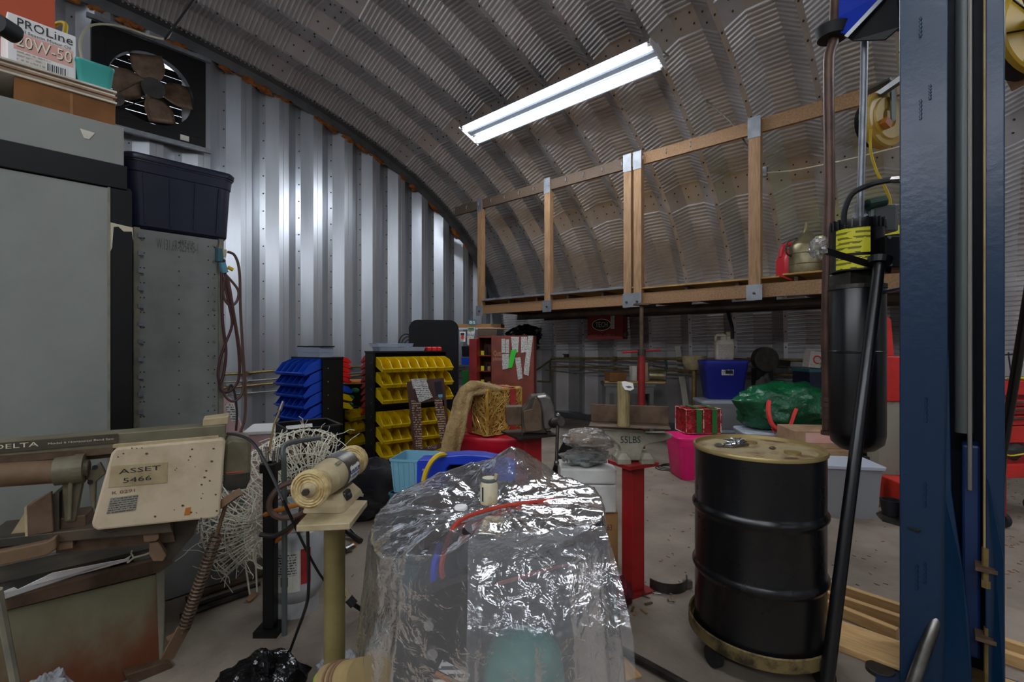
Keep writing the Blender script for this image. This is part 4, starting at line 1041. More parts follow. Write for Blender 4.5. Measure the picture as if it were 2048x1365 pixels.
# pink tote and red wire gift box
pk = Vector((*at(1392, 688, 5.45)[:2], 0))
tote('storage_tote', 'hot pink tote with lid behind the black drum', 'tote', pk, GAM+R_(6), .58, .42, .45, 'pink_tote', 'pink_tote', taper=.84, lidh=.03, rib=False)
def wire_box(name, label, loc, rz, w, d, h, wire, liner, ribbon, nw, seed, frame):
    t = TH(name, label, 'gift box', loc, rz); rr = random.Random(seed)
    t.part('liner', liner, M().box((0,0,h/2),(w*.97,d*.97,h*.97)))
    t.part('base_frame', frame, M().tube([(-w/2,-d/2,0),(w/2,-d/2,0),(w/2,d/2,0),(-w/2,d/2,0)], .005, n=5, closed=True))
    fr = t.part('top_frame', frame, M().tube([(-w/2,-d/2,h),(w/2,-d/2,h),(w/2,d/2,h),(-w/2,d/2,h)], .005, n=5, closed=True))
    for sx, sy in ((-1,-1),(1,-1),(1,1),(-1,1),(0,-1)): t.part('upright', frame, M().cyl((sx*w/2,sy*d/2,0),(sx*w/2,sy*d/2,h),.005,n=5), fr)
    b = M()
    for k in range(nw):
        side = k % 5
        x = rr.uniform(-w*.48,w*.48); z = rr.uniform(.02,h*.98); pts = []
        dx_ = rr.uniform(-.05,.05); dz_ = rr.uniform(-.05,.05)
        for q in range(5):
            x = max(-w*.5,min(w*.5,x+dx_)); z = max(0,min(h,z+dz_)); dx_ += rr.uniform(-.05,.05); dz_ += rr.uniform(-.05,.05)
            o_ = rr.uniform(.0,.012)
            pts.append((x,-d/2-o_,z) if side in (0,1) else ((w/2+o_,x*d/w,z) if side == 2 else ((-w/2-o_,x*d/w,z) if side == 3 else (x,(z/h-.5)*d,h+o_))))
        b.tube(pts, .0035, n=4, smooth=2)
    t.part('wire_tangle', wire, b, kind='stuff')
    for fx in ribbon[2] if len(ribbon) > 2 else ():
        t.part('ribbon', ribbon[0], M().b2(-w/2-.016,-w/2-.012,fx*d-.03,fx*d+.03,0,h))
    for fx in ribbon[1]: 
        t.part('ribbon', ribbon[0], M().b2(fx*w-.03,fx*w+.03,-d/2-.016,-d/2-.012,0,h).b2(fx*w-.03,fx*w+.03,-d/2-.012,d/2,h+.012,h+.014))
    return t
wire_box('wire_gift_box', 'red wire light-up gift box with green ribbon on the pink tote', pk+Vector((.10,.02,.492)), GAM+R_(4), .40, .30, .27, 'red_wire', 'red_liner', ('ribbon_green', (-.15,.3)), 90, 2, 'wire_white')
# clear tote, green bag, cardboard and bins at the right
g0 = Vector((*at(1565, 688, 5.55)[:2], 0))
tote('storage_tote', 'clear-white plastic tote underneath the green bag', 'tote', g0+Vector((.05,.1,0)), GAM-R_(10), .78, .5, .46, 'white_lid', 'white_lid', taper=.9, lidh=.03, rib=False)
gb = TH('gift_bag', 'shiny dark green plastic storage bag with red handles', 'bag', g0+Vector((.13,.03,.492)), GAM-R_(4))
gb.part('bag_body', 'green_bag', M().blob((0,0,.26),(.52,.33,.30),n=64,m=40,amp=.20,freq=2.2,seed=5,flat=-.255), smooth=True)
zb_ = .26
gb.part('handle', 'strap_red', M().tube([(-.27,-.26,.36),(-.31,-.33,.26),(-.29,-.37,.12),(-.2,-.38,.05),(-.10,-.37,.10),(-.05,-.36,.22),(-.01,-.33,.28)], [.024]*1, n=4, smooth=4))
gb.part('handle_tail', 'strap_red', M().bar((-.27,-.33,.06),(-.24,-.34,-.0),.05,.01))
cb = TH('cardboard_box', 'brown carton with faded red print in front of the green bag', 'box', Vector((*at(1662, 688, 4.75)[:2], 0)), GAM-R_(5))
cb.part('lower_carton', 'cardboard_pale', M().box((0,.25,.22),(.62,.4,.44)), bevel=.006); cb.part('upper_carton', 'cardboard_pale', M().box((-.02,.28,.53),(.56,.4,.18)), bevel=.006); cb.part('red_print', 'label_pink', M().b2(-.2,.12,.078,.081,.50,.60))
gb2 = TH('storage_bin', 'grey plastic bin with white rim beside the black drum', 'bin', Vector((*at(1683, 688, 4.30)[:2], 0)), GAM-R_(10))
gb2.part('tub', 'grey_tote', M().loft([(.44,.32,.03,0),(.47,.35,.03,.30),(.49,.37,.03,.42)]), smooth=True); gb2.part('rim', 'white_lid', M().loft([(.52,.40,.03,.42),(.53,.41,.03,.45)]), bevel=.004)
g = TH('detergent_bottle', 'yellow and black detergent bottle behind the grey bin', 'bottle', Vector((*at(1733, 688, 4.5)[:2], .0)), GAM)
g.part('bottle_body', 'black_plastic', M().loft([(.10,.08,.02,.0),(.11,.09,.02,.05),(.11,.09,.02,.34),(.05,.05,.02,.40)])); g.part('label', 'label_yellow', M().b2(-.05,.05,-.05,-.046,.12,.33)); g.part('cap', 'ink', M().cyl((0,0,.40),(0,0,.44),.025,n=12))
g = TH('stool_base', 'low dark stand holding clear wrapped bottles behind the tank', 'stand', Vector((*at(1748, 688, 4.8)[:2], 0)), GAM)
g.part('stand_body', 'steel_dark', M().box((.03,.1,.2),(.2,.3,.4)), bevel=.01); g.part('wrapped_bottles', 'film_bag', M().blob((.03,.1,.5),(.1,.12,.1),amp=.2,seed=8), smooth=True)
g = TH('blue_cooler', 'dark blue lidded box behind the green bag', 'box', Vector((*at(1645, 688, 6.4)[:2], 0)), GAM)
zq = CAM_H-(745-HZ)/F_PX*6.4
g.part('box_body', 'navy', M().box((.05,.2,zq/2),(.44,.4,zq)), bevel=.01); g.part('lid', 'teal_dark', M().box((.05,.2,zq+.02),(.46,.42,.05)), bevel=.01)
g = TH('bottle_carton', 'small printed carton and green bowl on the blue box', 'carton', Vector((*at(1637, 688, 6.4)[:2], zq+.058)), GAM)
g.part('carton', 'print_box', M().box((-.02,.1,.11),(.16,.14,.22),(0,R_(8),0))); g.part('logo', 'strap_red', M().tube([(.0+.05*math.cos(t),.025,.11+.05*math.sin(t)) for t in [.3*k for k in range(18)]], .008, n=5)); g.part('green_bowl', 'green_paper', M().lathe([(0,0),(.06,.0),(.1,.07),(.095,.07),(.05,.01)], 16, c=(.13,.0,0)))
# red and cream column at the right of the tank
rcx = TH('press_column', 'red and worn cream steel column with red foot behind the tank', 'column', Vector((*at(1778, 688, 4.55)[:2], 0)), GAM-R_(6))
zq1 = rcx.L(1778, 713)[1]; zq2 = rcx.L(1778, 803)[1]
rcx.part('lower_post', 'column_cream', M().b2(-.09,.12,0,.18,.1,zq2), bevel=.006); rcx.part('red_cover', 'red_bright', M().b2(-.095,.15,-.02,.2,zq2,zq1), bevel=.008)
rcx.poly('upper_arm', 'red_bright', [(1766,712),(1788,712),(1782,640),(1772,630),(1767,632)], .02, .16)
rcx.part('foot_box', 'red_bright', M().b2(-.10,.16,-.30,.0,0,.26), bevel=.008)
# ================================================================== horizontal band saw at the left
class FR:
    """a vertical reference plane (same maths as TH, without an object)"""
    def __init__(s, loc, rz): s.m = Matrix.Translation(loc) @ Matrix.Rotation(rz, 4, 'Z'); s.i = s.m.inverted()
    L = TH.L
    def poly(s, th, name, mat_, pts, y0, y1, parent=None, **k):
        return M(th.i @ s.m).prism([s.L(u, v, y0) for u, v in pts], y0, y1).build(name, mat_, parent or th.o, **k)
sp_ = at(330, 700, 2.02); sp_.z = 0
saw = TH('band_saw', 'worn horizontal band saw with cream cover plate and rusty cabinet base', 'band saw', sp_, GAM+R_(30))
P = saw.poly
hb_ = P('head_beam', 'saw_olive', [(-40,889),(452,850),(451,879),(230,897),(-40,917)], -.03, .08, bevel=.004)
P('name_band', 'saw_dark', [(-40,890),(236,868),(236,886),(-40,911)], -.034, -.03, hb_)
saw.text('DELTA', 'saw_text', -12, 884, 77, 900, -.036, hb_)
for o in (bpy.context.scene.objects[-1],): pass
saw.text('Model 6 Horizontal Band Saw', 'saw_text', 96, 876, 228, 890, -.036, hb_)
P('band_guard', 'steel_brown', [(-40,919),(226,897),(226,908),(-40,932)], -.05, .04)
P('blade_edge', 'rust', [(-40,934),(222,911),(221,916),(-40,940)], .0, .03)
P('head_cap', 'cast_beige', [(406,839),(458,832),(457,849),(405,854)], -.02, .09, bevel=.004)
cv = P('cover_plate', 'saw_cream', [(232,897),(441,878),(448,879),(451,886),(440,1030),(432,1037),(195,1062),(184,1056),(183,1046),(222,908)], -.13, -.085, bevel=.008)
P('cover_hinge', 'cast_beige', [(225,891),(436,873),(438,878),(226,897)], -.115, -.09)
tb = P('asset_sticker', 'cast_beige', [(222,933),(335,925),(334,966),(216,976)], -.1325, -.13, cv)
saw.text('ASSET', 'ink', 238, 931, 321, 949, -.134, tb); saw.text('5466', 'ink', 246, 951, 303, 967, -.134, tb)
P('data_plate', 'print_grey', [(221,997),(276,990),(271,1021),(213,1029)], -.1325, -.13, cv)
saw.text('K 0291', 'steel_brown', 224, 978, 270, 990, -.132, cv)
P('rust_patch', 'hose_orange', [(371,1017),(382,1015),(380,1030),(368,1032)], -.1315, -.13, cv)
rr = random.Random(11)
for k in range(46):
    u = rr.uniform(232,435); v = rr.uniform(895,1040)
    if 214 < u < 338 and 920 < v < 1030: continue
    r = rr.uniform(1.2,3.4); P('rust_fleck', 'steel_brown', [(u+r*math.cos(t)*rr.uniform(.6,1.3), v+r*.7*math.sin(t)) for t in [k2*1.05 for k2 in range(6)]], -.1312, -.13, cv)
# motor housing at the right end
mh = P('wheel_housing', 'saw_olive', [(449,887),(462,879),(498,880),(502,890),(501,958),(492,980),(455,984),(446,975)], -.10, .10, bevel=.012)
P('housing_band', 'steel_dark', [(449,952),(500,946),(500,960),(492,978),(454,981),(448,972)], -.104, -.10, mh)
P('scratch', 'orange_red', [(452,946),(488,942),(488,944),(452,948)], -.103, -.10, mh)
# pivot tube and casting
a_ = saw.L(-60, 948); b_ = saw.L(128, 936); c_ = saw.L(178, 930)
saw.part('pivot_tube', 'rust', M().cyl((a_[0],-.06,a_[1]), (b_[0],-.06,b_[1]), .043, n=22), smooth=True)
saw.part('tube_collar', 'saw_olive', M().cyl((b_[0]-.01,-.06,b_[1]), (c_[0]-.02,-.06,c_[1]), .052, n=22), smooth=True)
saw.part('collar_flange', 'saw_olive', M().cyl((c_[0]-.03,-.06,c_[1]), (c_[0],-.06,c_[1]), .056, n=22).cyl((c_[0],-.06,c_[1]), (c_[0]+.012,-.06,c_[1]), .032, n=16))
saw.part('bore', 'steel_brown', M().cyl((c_[0]+.0125,-.06,c_[1]), (c_[0]+.014,-.06,c_[1]), .026, n=16))
P('casting_arm', 'saw_olive', [(122,950),(168,950),(160,990),(150,1045),(128,1046)], -.07, -.03, bevel=.006)
P('casting_rib', 'saw_olive', [(136,955),(146,955),(142,1042),(134,1043)], -.09, -.07, bevel=.004)
P('casting_web', 'saw_olive', [(168,950),(200,925),(212,948),(192,965),(190,1020),(182,1015),(176,965)], -.055, -.035, bevel=.004)
for u, v in ((197,929),(188,958)): 
    q = saw.L(u, v); saw.part('bolt_hole', 'ink', M().cyl((q[0],-.056,q[1]), (q[0],-.058,q[1]), .009, n=10))
# vise and bed
P('vise_jaw', 'steel_brown', [(54,1012),(103,983),(107,1064),(55,1074)], -.10, -.085, bevel=.003)
P('jaw_edge', 'cast_beige', [(48,1016),(54,1012),(56,1074),(50,1074)], -.10, -.0, bevel=.002)
P('jaw_gusset', 'cast_beige', [(20,1072),(50,1025),(52,1073)], -.06, -.04)
P('rear_jaw', 'saw_dark', [(104,990),(118,985),(118,1064),(108,1066)], -.08, .05)
P('sliding_block', 'steel_brown', [(120,1038),(172,1030),(172,1062),(120,1066)], -.06, .06, bevel=.004)
P('bed', 'saw_dark', [(-40,1082),(340,1040),(345,1066),(180,1080),(-40,1100)], -.10, .12, bevel=.004)
P('vise_screw_box', 'rust', [(-40,1113),(92,1085),(112,1074),(112,1100),(94,1112),(-40,1142)], -.13, -.02, bevel=.005)
P('bed_casting', 'steel_brown', [(112,1080),(345,1058),(350,1084),(112,1108)], -.05, .10)
P('stop_block', 'rust', [(112,1082),(146,1078),(146,1098),(114,1103)], -.09, -.05, bevel=.004)
P('hinge_lug', 'rust', [(285,1068),(318,1064),(318,1078),(312,1084),(288,1086)], -.09, -.02, bevel=.004)
P('hinge_arm', 'rust', [(298,1086),(316,1084),(334,1112),(326,1124),(306,1124),(298,1110)], -.08, -.04, bevel=.004)
P('gusset', 'saw_dark', [(330,1040),(400,1034),(388,1070),(345,1120),(320,1124)], -.02, .10)
# cabinet base: a plane of its own, parallel to the end wall
bf = FR((*floor_at(322, 1334)[:2], 0), GAM+R_(47))
def B_(name, m, pts, y0, y1, **k): return bf.poly(saw, name, m, pts, y0, y1, **k)
B_('base_front', 'rust_base', [(-60,1240),(318,1148),(322,1334),(-60,1480)], 0, .02, bevel=.002)
B_('tray_rim', 'steel_brown', [(-60,1216),(330,1116),(345,1112),(345,1128),(318,1146),(-60,1240)], -.03, .02, bevel=.003)
B_('tray_floor', 'saw_dark', [(-60,1180),(340,1088),(340,1092),(-60,1184)], .02, .26)
B_('tray_back', 'grey_paint2', [(-60,1136),(345,1062),(345,1096),(-60,1180)], .22, .25)
B_('corner_post', 'shelf_edge', [(313,1146),(330,1138),(326,1334),(320,1334)], -.012, .02, bevel=.002)
a_ = bf.L(330, 1128); c_ = bf.L(326, 1330)
M(saw.i @ bf.m).add([(a_[0],.0,a_[1]),(c_[0],.0,c_[1]),(c_[0]-.02,.26,c_[1]),(a_[0]+.10,.26,a_[1]+.02)], [(0,1,2,3)]).build('base_side', 'shelf_edge', saw.o, solid=.006)
B_('foot_rail', 'steel_brown', [(250,1352),(330,1326),(345,1330),(345,1345),(262,1375)], -.05, .0, bevel=.003)
B_('paper_strip', 'paper_white', [(-60,1222),(0,1187),(28,1176),(36,1180),(105,1147),(150,1138),(250,1119),(262,1112),(256,1123),(150,1152),(-60,1207)], -.036, -.031)
# lift spring at the right
sprp = [at(452,1008,2.05), at(436,1062,2.06), at(432,1072,2.06)]
saw.part('spring_rod', 'rust', saw.wm().tube(sprp, .008))
pts = []; A, Bq = at(434,1070,2.06), at(368,1258,2.08)
for k in range(26*8):
    f = k/(26*8-1); p = A.lerp(Bq, f); th = k*2*math.pi/8; x, y, d = M.frame(Bq-A); pts.append(p + x*.021*math.cos(th)+y*.021*math.sin(th))
saw.part('lift_spring', 'steel_brown', saw.wm().tube(pts, .0048, n=5))
saw.part('spring_bracket', 'rust', saw.wm().bar(at(368,1255,2.08), at(334,1318,2.08), .05, .012, up=(0,1,0)))
saw.part('bracket_arm', 'rust', saw.wm().bar(at(366,1262,2.08), at(336,1278,2.09), .012, .02))
saw.part('spring_hook', 'rust', saw.wm().bar(at(440,1012,2.04), at(478,985,2.02), .03, .03))
# wire strand lying in the tray
g = TH('straw_strand', 'yellow straw strand caught on the saw tray edge', 'straw', at(275,1120,2.0), GAM)
g.part('strand', 'cord_white', g.wm().tube([at(255,1126,2.04), at(268,1116,2.04), at(290,1110,2.02), at(314,1100,2.0)], .004)); g.part('strand', 'cord_white', g.wm().tube([at(268,1117,2.04), at(262,1108,2.04), at(264,1102,2.04)], .003))
g = TH('leaning_pole', 'pale grey pole end leaning at the near corner of the saw base', 'pole', floor_at(20,1420), GAM)
g.part('pole_shaft', 'shelf_edge', g.wm().tube([at(-5,1180,1.55), at(14,1280,1.6), at(30,1365,1.62), at(40,1440,1.62)], .013, smooth=3), smooth=True)
g = TH('clear_wrap', 'crumpled clear plastic wrap on the floor before the saw base', 'plastic wrap', Vector((*at(95,688,1.72)[:2], 0)), GAM)
g.part('wrap', 'bubble', M().blob((0,0,.15),(.09,.08,.17),amp=.3,seed=2,flat=-.15), smooth=True)

# ------------------------------------------------------------------ buffer on its pedestal
gw0 = at(622, 978, 1.60); gw1 = at(706, 921, 2.02); ax_ = (gw1-gw0).normalized()
pb = Vector((*(gw0.lerp(gw1, .42))[:2], 0))
pc = at(669, 1060, 1.75)
ped = TH('pedestal_buffer', 'beige bench buffer with cotton wheels on an olive pedestal', 'buffer', Vector((pc.x, pc.y, 0)), GAM)
zpl = CAM_H-(1043-HZ)/F_PX*1.62
ped.part('post', 'pole_olive', M().cyl((0,0,.012),(0,0,zpl-.02),.037,n=24), smooth=True); ped.part('floor_plate', 'pole_olive', M().b2(-.15,.15,-.15,.15,0,.012))
tp = [(592,1052),(700,1047),(735,1001),(640,998)]
tpw = [ped.w(at(u, v, dF(v, zpl))) for u, v in tp]
ped.part('top_plate', 'cast_beige', M().prismz([(p.x,p.y) for p in tpw], zpl-.022, zpl), bevel=.003)
def gp(f, dx=0, dz=0): p = gw0.lerp(gw1, f); return ped.w(p)+Vector((dx,0,dz))
zax = gp(0).z
ped.part('base_casting', 'cast_beige', M().loft([(.15,.24,.02,zpl),(.14,.22,.02,zpl+.02),(.10,.17,.03,zax-.06)], c=(gp(.5).x,gp(.5).y,0)), bevel=.003)
ped.part('motor', 'cast_beige', M().cyl(gp(.20), gp(.26), .04, .058, n=28).cyl(gp(.26), gp(.44), .058, .062, n=28), smooth=True)
ped.part('motor_shell', 'steel', M().cyl(gp(.44), gp(.74), .064, n=28), smooth=True)
ped.part('motor_end', 'cast_beige', M().cyl(gp(.74), gp(.86), .062, .04, n=28), smooth=True)
ped.part('arbor', 'steel', M().cyl(gp(-.06), gp(1.03), .012, n=12))
def wheel(f0, m, flip):
    pr = [(0,-.018)]+[(r, -.016-(.004 if k % 2 else 0)) for k, r in enumerate((.022,.028,.033,.038,.043,.047,.051,.055,.058))]+[(.063,-.012),(.064,.0),(.061,.018),(.0,.018)]
    d = (ped.i.to_3x3() @ ax_); T = Matrix.Translation(gp(f0)) @ d.to_track_quat('Z','Y').to_matrix().to_4x4()
    return ped.part('buffing_wheel', m, M().lathe(pr, 36, T=T), smooth=True, ang=20), T
w0, T0 = wheel(0, 'buff_cotton', 0)
ped.part('wheel_flange', 'cast_beige', M().lathe([(0,-.034),(.014,-.034),(.022,-.026),(.026,-.018),(0,-.016)], 20, T=T0), w0, smooth=True)
ped.part('arbor_nut', 'steel_dark', M().lathe([(0,-.05),(.011,-.05),(.011,-.034),(0,-.034)], 6, T=T0), w0)
wheel(.98, 'buff_cotton', 1)
# nameplate curved on the motor shell
def np_(i, j):
    d = (ped.i.to_3x3() @ ax_); x, y, z = M.frame(d); th = R_(-38+60*i)
    return gp(.48+.24*j) + (Vector((1,0,0))*math.cos(th)*.0655+Vector((0,0,1))*math.sin(th)*.0655)
pl = ped.part('nameplate', 'print_small', M().grid(np_, 8, 3), solid=.001)
def np2(i, j):
    th = R_(-4+3*i); return gp(.48+.24*j) + (Vector((1,0,0))*math.cos(th)*.0665+Vector((0,0,1))*math.sin(th)*.0665)
ped.part('nameplate_stripe', 'blue_plastic', M().grid(np2, 3, 3), pl, solid=.001)
ped.part('shell_slot', 'saw_olive', M().box(gp(.36, .036, .05),(.012,.04,.01),(0,R_(45),0)))
sw_ = gp(.42, .056, -.08)
sp2 = ped.part('switch_plate', 'steel_dark', M().loft([(.05,.06,.012,0),(.046,.056,.012,.01)], T=Matrix.Translation(sw_) @ Matrix.Rotation(R_(80),4,'Y')))
ped.part('switch_rocker', 'ink', M().loft([(.02,.03,.004,.01),(.016,.026,.004,.018)], T=Matrix.Translation(sw_) @ Matrix.Rotation(R_(80),4,'Y')), sp2)
# its cords
g = TH('power_cord', 'black power cord drooping from the saw to the floor bag', 'cord', floor_at(580,1315), GAM)
g.part('cord_run', 'cord_black', g.wm().tube([at(455,868,2.05), at(480,872,2.0), at(505,885,1.95), at(525,915,1.9), at(545,955,1.85), at(575,1020,1.8), at(610,1095,2.2), at(640,1150,2.4), at(665,1180,2.5), at(690,1195,2.6)], .006, smooth=4), smooth=True)
g.part('plug', 'cast_beige', g.wm().cyl(at(684,1186,2.62), at(700,1202,2.62), .028, .022, n=12)); g.part('plug_end', 'rubber', g.wm().cyl(at(697,1198,2.61), at(708,1210,2.61), .024, n=10)); g.part('tail', 'cord_black', g.wm().tube([at(705,1208,2.6), at(728,1224,2.66)], .012))
ped.part('power_cord', 'cord_black', ped.wm().tube([at(615,1052,1.72), at(616,1100,1.74), at(617,1180,1.76), at(610,1220,1.8), at(590,1275,2.0), Vector((*floor_at(572,1330)[:2],.012))], .006, smooth=4), smooth=True)

# ------------------------------------------------------------------ propane tank
tk = TH('propane_tank', 'white propane cylinder with paper label behind the buffer post', 'gas cylinder', Vector((*at(592,688,2.72)[:2], 0)), GAM)
r = .152
tk.part('tank_body', 'propane_white', M().lathe([(0,.055),(.07,.06),(.12,.085),(r,.15),(r,.17),(r+.003,.255),(r,.34),(r,.40),(.13,.455),(.07,.48),(0,.485)], 36), smooth=True)
tk.part('foot_ring', 'propane_white', M().lathe([(.115,0),(.12,0),(.12,.085),(.115,.085)], 28)); tk.part('collar', 'propane_white', M().lathe([(.105,.47),(.11,.47),(.11,.60),(.105,.61),(.10,.60),(.10,.47)], 24)); tk.part('valve', 'pipe_brass', M().cyl((0,0,.48),(0,0,.57),.025,n=12))
def lb(a0, a1, z0, z1, rr_=.156): return lambda i, j: (rr_*math.sin(R_(a0+(a1-a0)*i)), -rr_*math.cos(R_(a0+(a1-a0)*i)), z0+(z1-z0)*j)
l_ = tk.part('label', 'paper', M().grid(lb(-30,32,.165,.385), 10, 2))
tk.part('label_print', 'print', M().grid(lb(-22,25,.255,.37,.158), 10, 2), l_); tk.part('picture', 'ink_soft', M().grid(lb(-4,10,.20,.25,.158), 4, 2), l_); tk.part('red_label', 'ribbon_red', M().grid(lb(33,52,.2,.39,.1565), 5, 2)); tk.part('side_label', 'print_grey', M().grid(lb(-62,-48,.19,.40,.1565), 5, 2))
# black welding torch stand, hoses and rods
g = TH('torch_stand', 'black upright stand with brass-tipped rods in its top', 'stand', Vector((*at(541,688,2.5)[:2], 0)), GAM)
zq = CAM_H-(925-HZ)/F_PX*2.5
g.part('tube', 'black_paint', M().b2(-.028,.028,-.028,.028,.03,zq), bevel=.004); g.part('foot', 'black_paint', M().b2(-.06,.06,-.06,.06,0,.03)); g.part('head', 'black_paint', M().b2(-.04,.04,-.04,.04,zq-.05,zq), bevel=.006)
for k, (dx_, m) in enumerate(((-.04,'chrome'),(-.015,'chrome'),(.015,'steel'),(.035,'chrome'))):
    g.part('rod_tip', m, M().cyl((dx_,0,zq),(dx_*1.3,0,zq+.06+.02*(k % 2)),.008,n=8))
g.part('long_rod', 'pipe_brass', g.wm().tube([at(538,905,2.5), at(548,850,2.6), at(561,818,2.65)], .006)); g.part('rod_nozzle', 'chrome', g.wm().cyl(at(559,822,2.65), at(566,803,2.66), .012, .009, n=8))
g = TH('gas_hose', 'brown and orange gas hoses looped around the propane cylinder', 'hose', Vector((*at(570,688,2.45)[:2], .2)), GAM)
g.part('hose', 'hose_brown', g.wm().tube([at(u,v,D) for u,v,D in ((592,962,2.4),(560,975,2.35),(540,1000,2.32),(542,1025,2.32),(565,1037,2.34),(600,1030,2.4),(618,1010,2.5),(600,985,2.6),(575,985,2.62))], .014, smooth=5), smooth=True)
g.part('hose', 'hose_orange', g.wm().tube([at(u,v,D) for u,v,D in ((530,1030,2.4),(560,1020,2.36),(600,1010,2.38),(615,1025,2.45),(590,1050,2.5),(560,1078,2.5),(535,1090,2.5))], .012, smooth=5), smooth=True)
g.part('hose', 'hose_dark', g.wm().tube([at(u,v,D) for u,v,D in ((520,1070,2.4),(550,1072,2.4),(580,1055,2.4),(600,1030,2.45),(605,990,2.6))], .012, smooth=5), smooth=True)

# ------------------------------------------------------------------ tangled white wire light frame
rr = random.Random(21)
wf = TH('wire_light_figure', 'tangled white wire light-up yard figure behind the saw', 'light figure', Vector((*at(540,688,2.85)[:2], 0)), GAM)
b = M(); spine = [(660,905),(620,898),(580,915),(545,940),(505,975),(470,1015),(460,1060),(470,1100),(490,1125)]
spw = spline([wf.w(at(u, v, 2.85)) for u, v in spine], 8)
rad = [.10+.06*math.sin(k/len(spw)*3.14) for k in range(len(spw))]
for k in range(0, len(spw)-1, 2):
    d = (spw[k+1]-spw[k]).normalized(); x, y, z = M.frame(d)
    b.tube([spw[k]+x*rad[k]*math.cos(t)+y*rad[k]*math.sin(t) for t in [2*math.pi*j/10 for j in range(10)]], .0035, n=4, closed=True)
for j in range(9):
    t = 2*math.pi*j/9; pts = []
    for k in range(0, len(spw)-1, 3):
        d = (spw[k+1]-spw[k]).normalized(); x, y, z = M.frame(d); pts.append(spw[k]+x*rad[k]*math.cos(t)+y*rad[k]*math.sin(t))
    b.tube(pts, .0035, n=4)
frm = wf.part('wire_frame', 'wire_white', b)
b = M()
for k in range(300):
    i = rr.randrange(0, len(spw)-1); r0 = rad[i]*rr.uniform(.5,1.15); th = rr.uniform(0, 6.28); d = (spw[i+1]-spw[i]).normalized(); x, y, z = M.frame(d)
    p = spw[i]+x*r0*math.cos(th)+y*r0*math.sin(th); pts = [p]; v = Vector((rr.uniform(-1,1),rr.uniform(-1,1),rr.uniform(-1,1)))*.03
    for q in range(4): v = v + Vector((rr.uniform(-1,1),rr.uniform(-1,1),rr.uniform(-1,1)))*.022; pts.append(pts[-1]+v)
    if min(p_.z for p_ in pts) > .02: b.tube(pts, .0022, n=4)
wf.part('light_strings', 'wire_white', b, kind='stuff')
b = M()
for k in range(140):
    i = rr.randrange(0, len(spw)-1); th = rr.uniform(0, 6.28); d = (spw[i+1]-spw[i]).normalized(); x, y, z = M.frame(d); p = spw[i]+(x*math.cos(th)+y*math.sin(th))*rad[i]*rr.uniform(.8,1.15)
    if p.z > .03: b.cyl(p, p+Vector((rr.uniform(-1,1),rr.uniform(-1,1),rr.uniform(-1,1))).normalized()*.022, .004, .002, n=5)
wf.part('bulbs', 'bulb_clear', b, kind='stuff')
wf.part('leg', 'wire_white', M().tube([spw[-1], (spw[-1].x+.03, spw[-1].y, .0)], .005)); wf.part('leg', 'wire_white', M().tube([spw[len(spw)//2], (spw[len(spw)//2].x, spw[len(spw)//2].y+.05, 0)], .005))
# white jointed stake lying through it
g = TH('cord_loop', 'loop of cream cord hanging beside the black torch stand', 'cord', Vector((*at(515,688,2.6)[:2], .2)), GAM)
g.part('cord_run', 'cord_white', g.wm().tube([at(u,v,2.6) for u,v in ((540,1085),(522,1082),(510,1095),(507,1115),(515,1135),(530,1138))], .006, smooth=4)); g.part('cord_run', 'cord_white', g.wm().tube([at(u,v,2.62) for u,v in ((522,1090),(520,1105),(530,1120),(540,1122))], .005, smooth=4))

# grey sheet-metal panel and steel bars on the floor behind the saw
g = TH('sheet_panel', 'grey sheet-metal panel standing against the shelving behind the saw', 'panel', Vector((.92,3.366,0)), 0)
q = [Vector((.70,3.362,.01)), Vector((1.13,3.362,.01)), Vector((1.13,3.372,.62)), Vector((.70,3.372,.62))]
n_ = (q[1]-q[0]).cross(q[3]-q[0]).normalized()*.008
g.part('sheet', 'grey_paint2', g.wm().add(q+[p-n_ for p in q], [(0,1,2,3),(7,6,5,4),(0,4,5,1),(1,5,6,2),(2,6,7,3),(3,7,4,0)]))
for k, (u0,v0,u1,v1,r,m,lab) in enumerate(((372,1206,530,1152,.018,'steel_brown','rusty steel bar lying on the floor behind the saw'),(372,1222,520,1172,.012,'steel_dark','thin dark bar lying beside the rusty bar'),(360,1240,500,1190,.015,'steel_dark','dark pipe lying beneath the light figure'))):
    A = floor_at(u0,v0); Bq = floor_at(u1,v1); A.z = Bq.z = r+.001
    g = TH('steel_bar', lab, 'bar', (A.x,A.y,0), GAM); g.part('bar', m, g.wm().cyl(A, Bq, r, n=8))
g = TH('dry_leaf', 'curled brown leaf on the floor by the steel bar', 'leaf', floor_at(505,1200), GAM); g.part('leaf_blade', 'leaf_brown', M().grid(lambda i,j: ((i-.5)*.04,(j-.5)*.07,.004+.03*abs(i-.5)+.01*j), 4, 4), solid=.002)
# bags and tubes at the bottom
g = TH('trash_bag', 'glossy black garbage bag slumped on the floor', 'bag', floor_at(522,1415), GAM)
g.part('bag_body', 'black_bag', M().blob((.0,.0,.08),(.17,.15,.12),n=36,m=20,amp=.3,freq=2,seed=6,flat=-.08), smooth=True); g.part('knot', 'black_bag', M().blob((.02,-.02,.19),(.05,.04,.05),amp=.5,seed=1), smooth=True)
g = TH('bubble_wrap', 'crumpled bubble wrap beside the black garbage bag', 'bubble wrap', floor_at(668,1396), GAM)
g.part('wrap', 'bubble', M().blob((0,.05,.06),(.09,.09,.08),n=36,m=20,amp=.4,freq=2.4,seed=9,flat=-.06), smooth=True)
tbp = at(655,1362,1.50); tbq = at(722,1354,1.42)
g = TH('tape_roll_tube', 'patterned cardboard tube with green end plug at the foot of the machine', 'tube', Vector((tbp.x,tbp.y,0)), GAM)
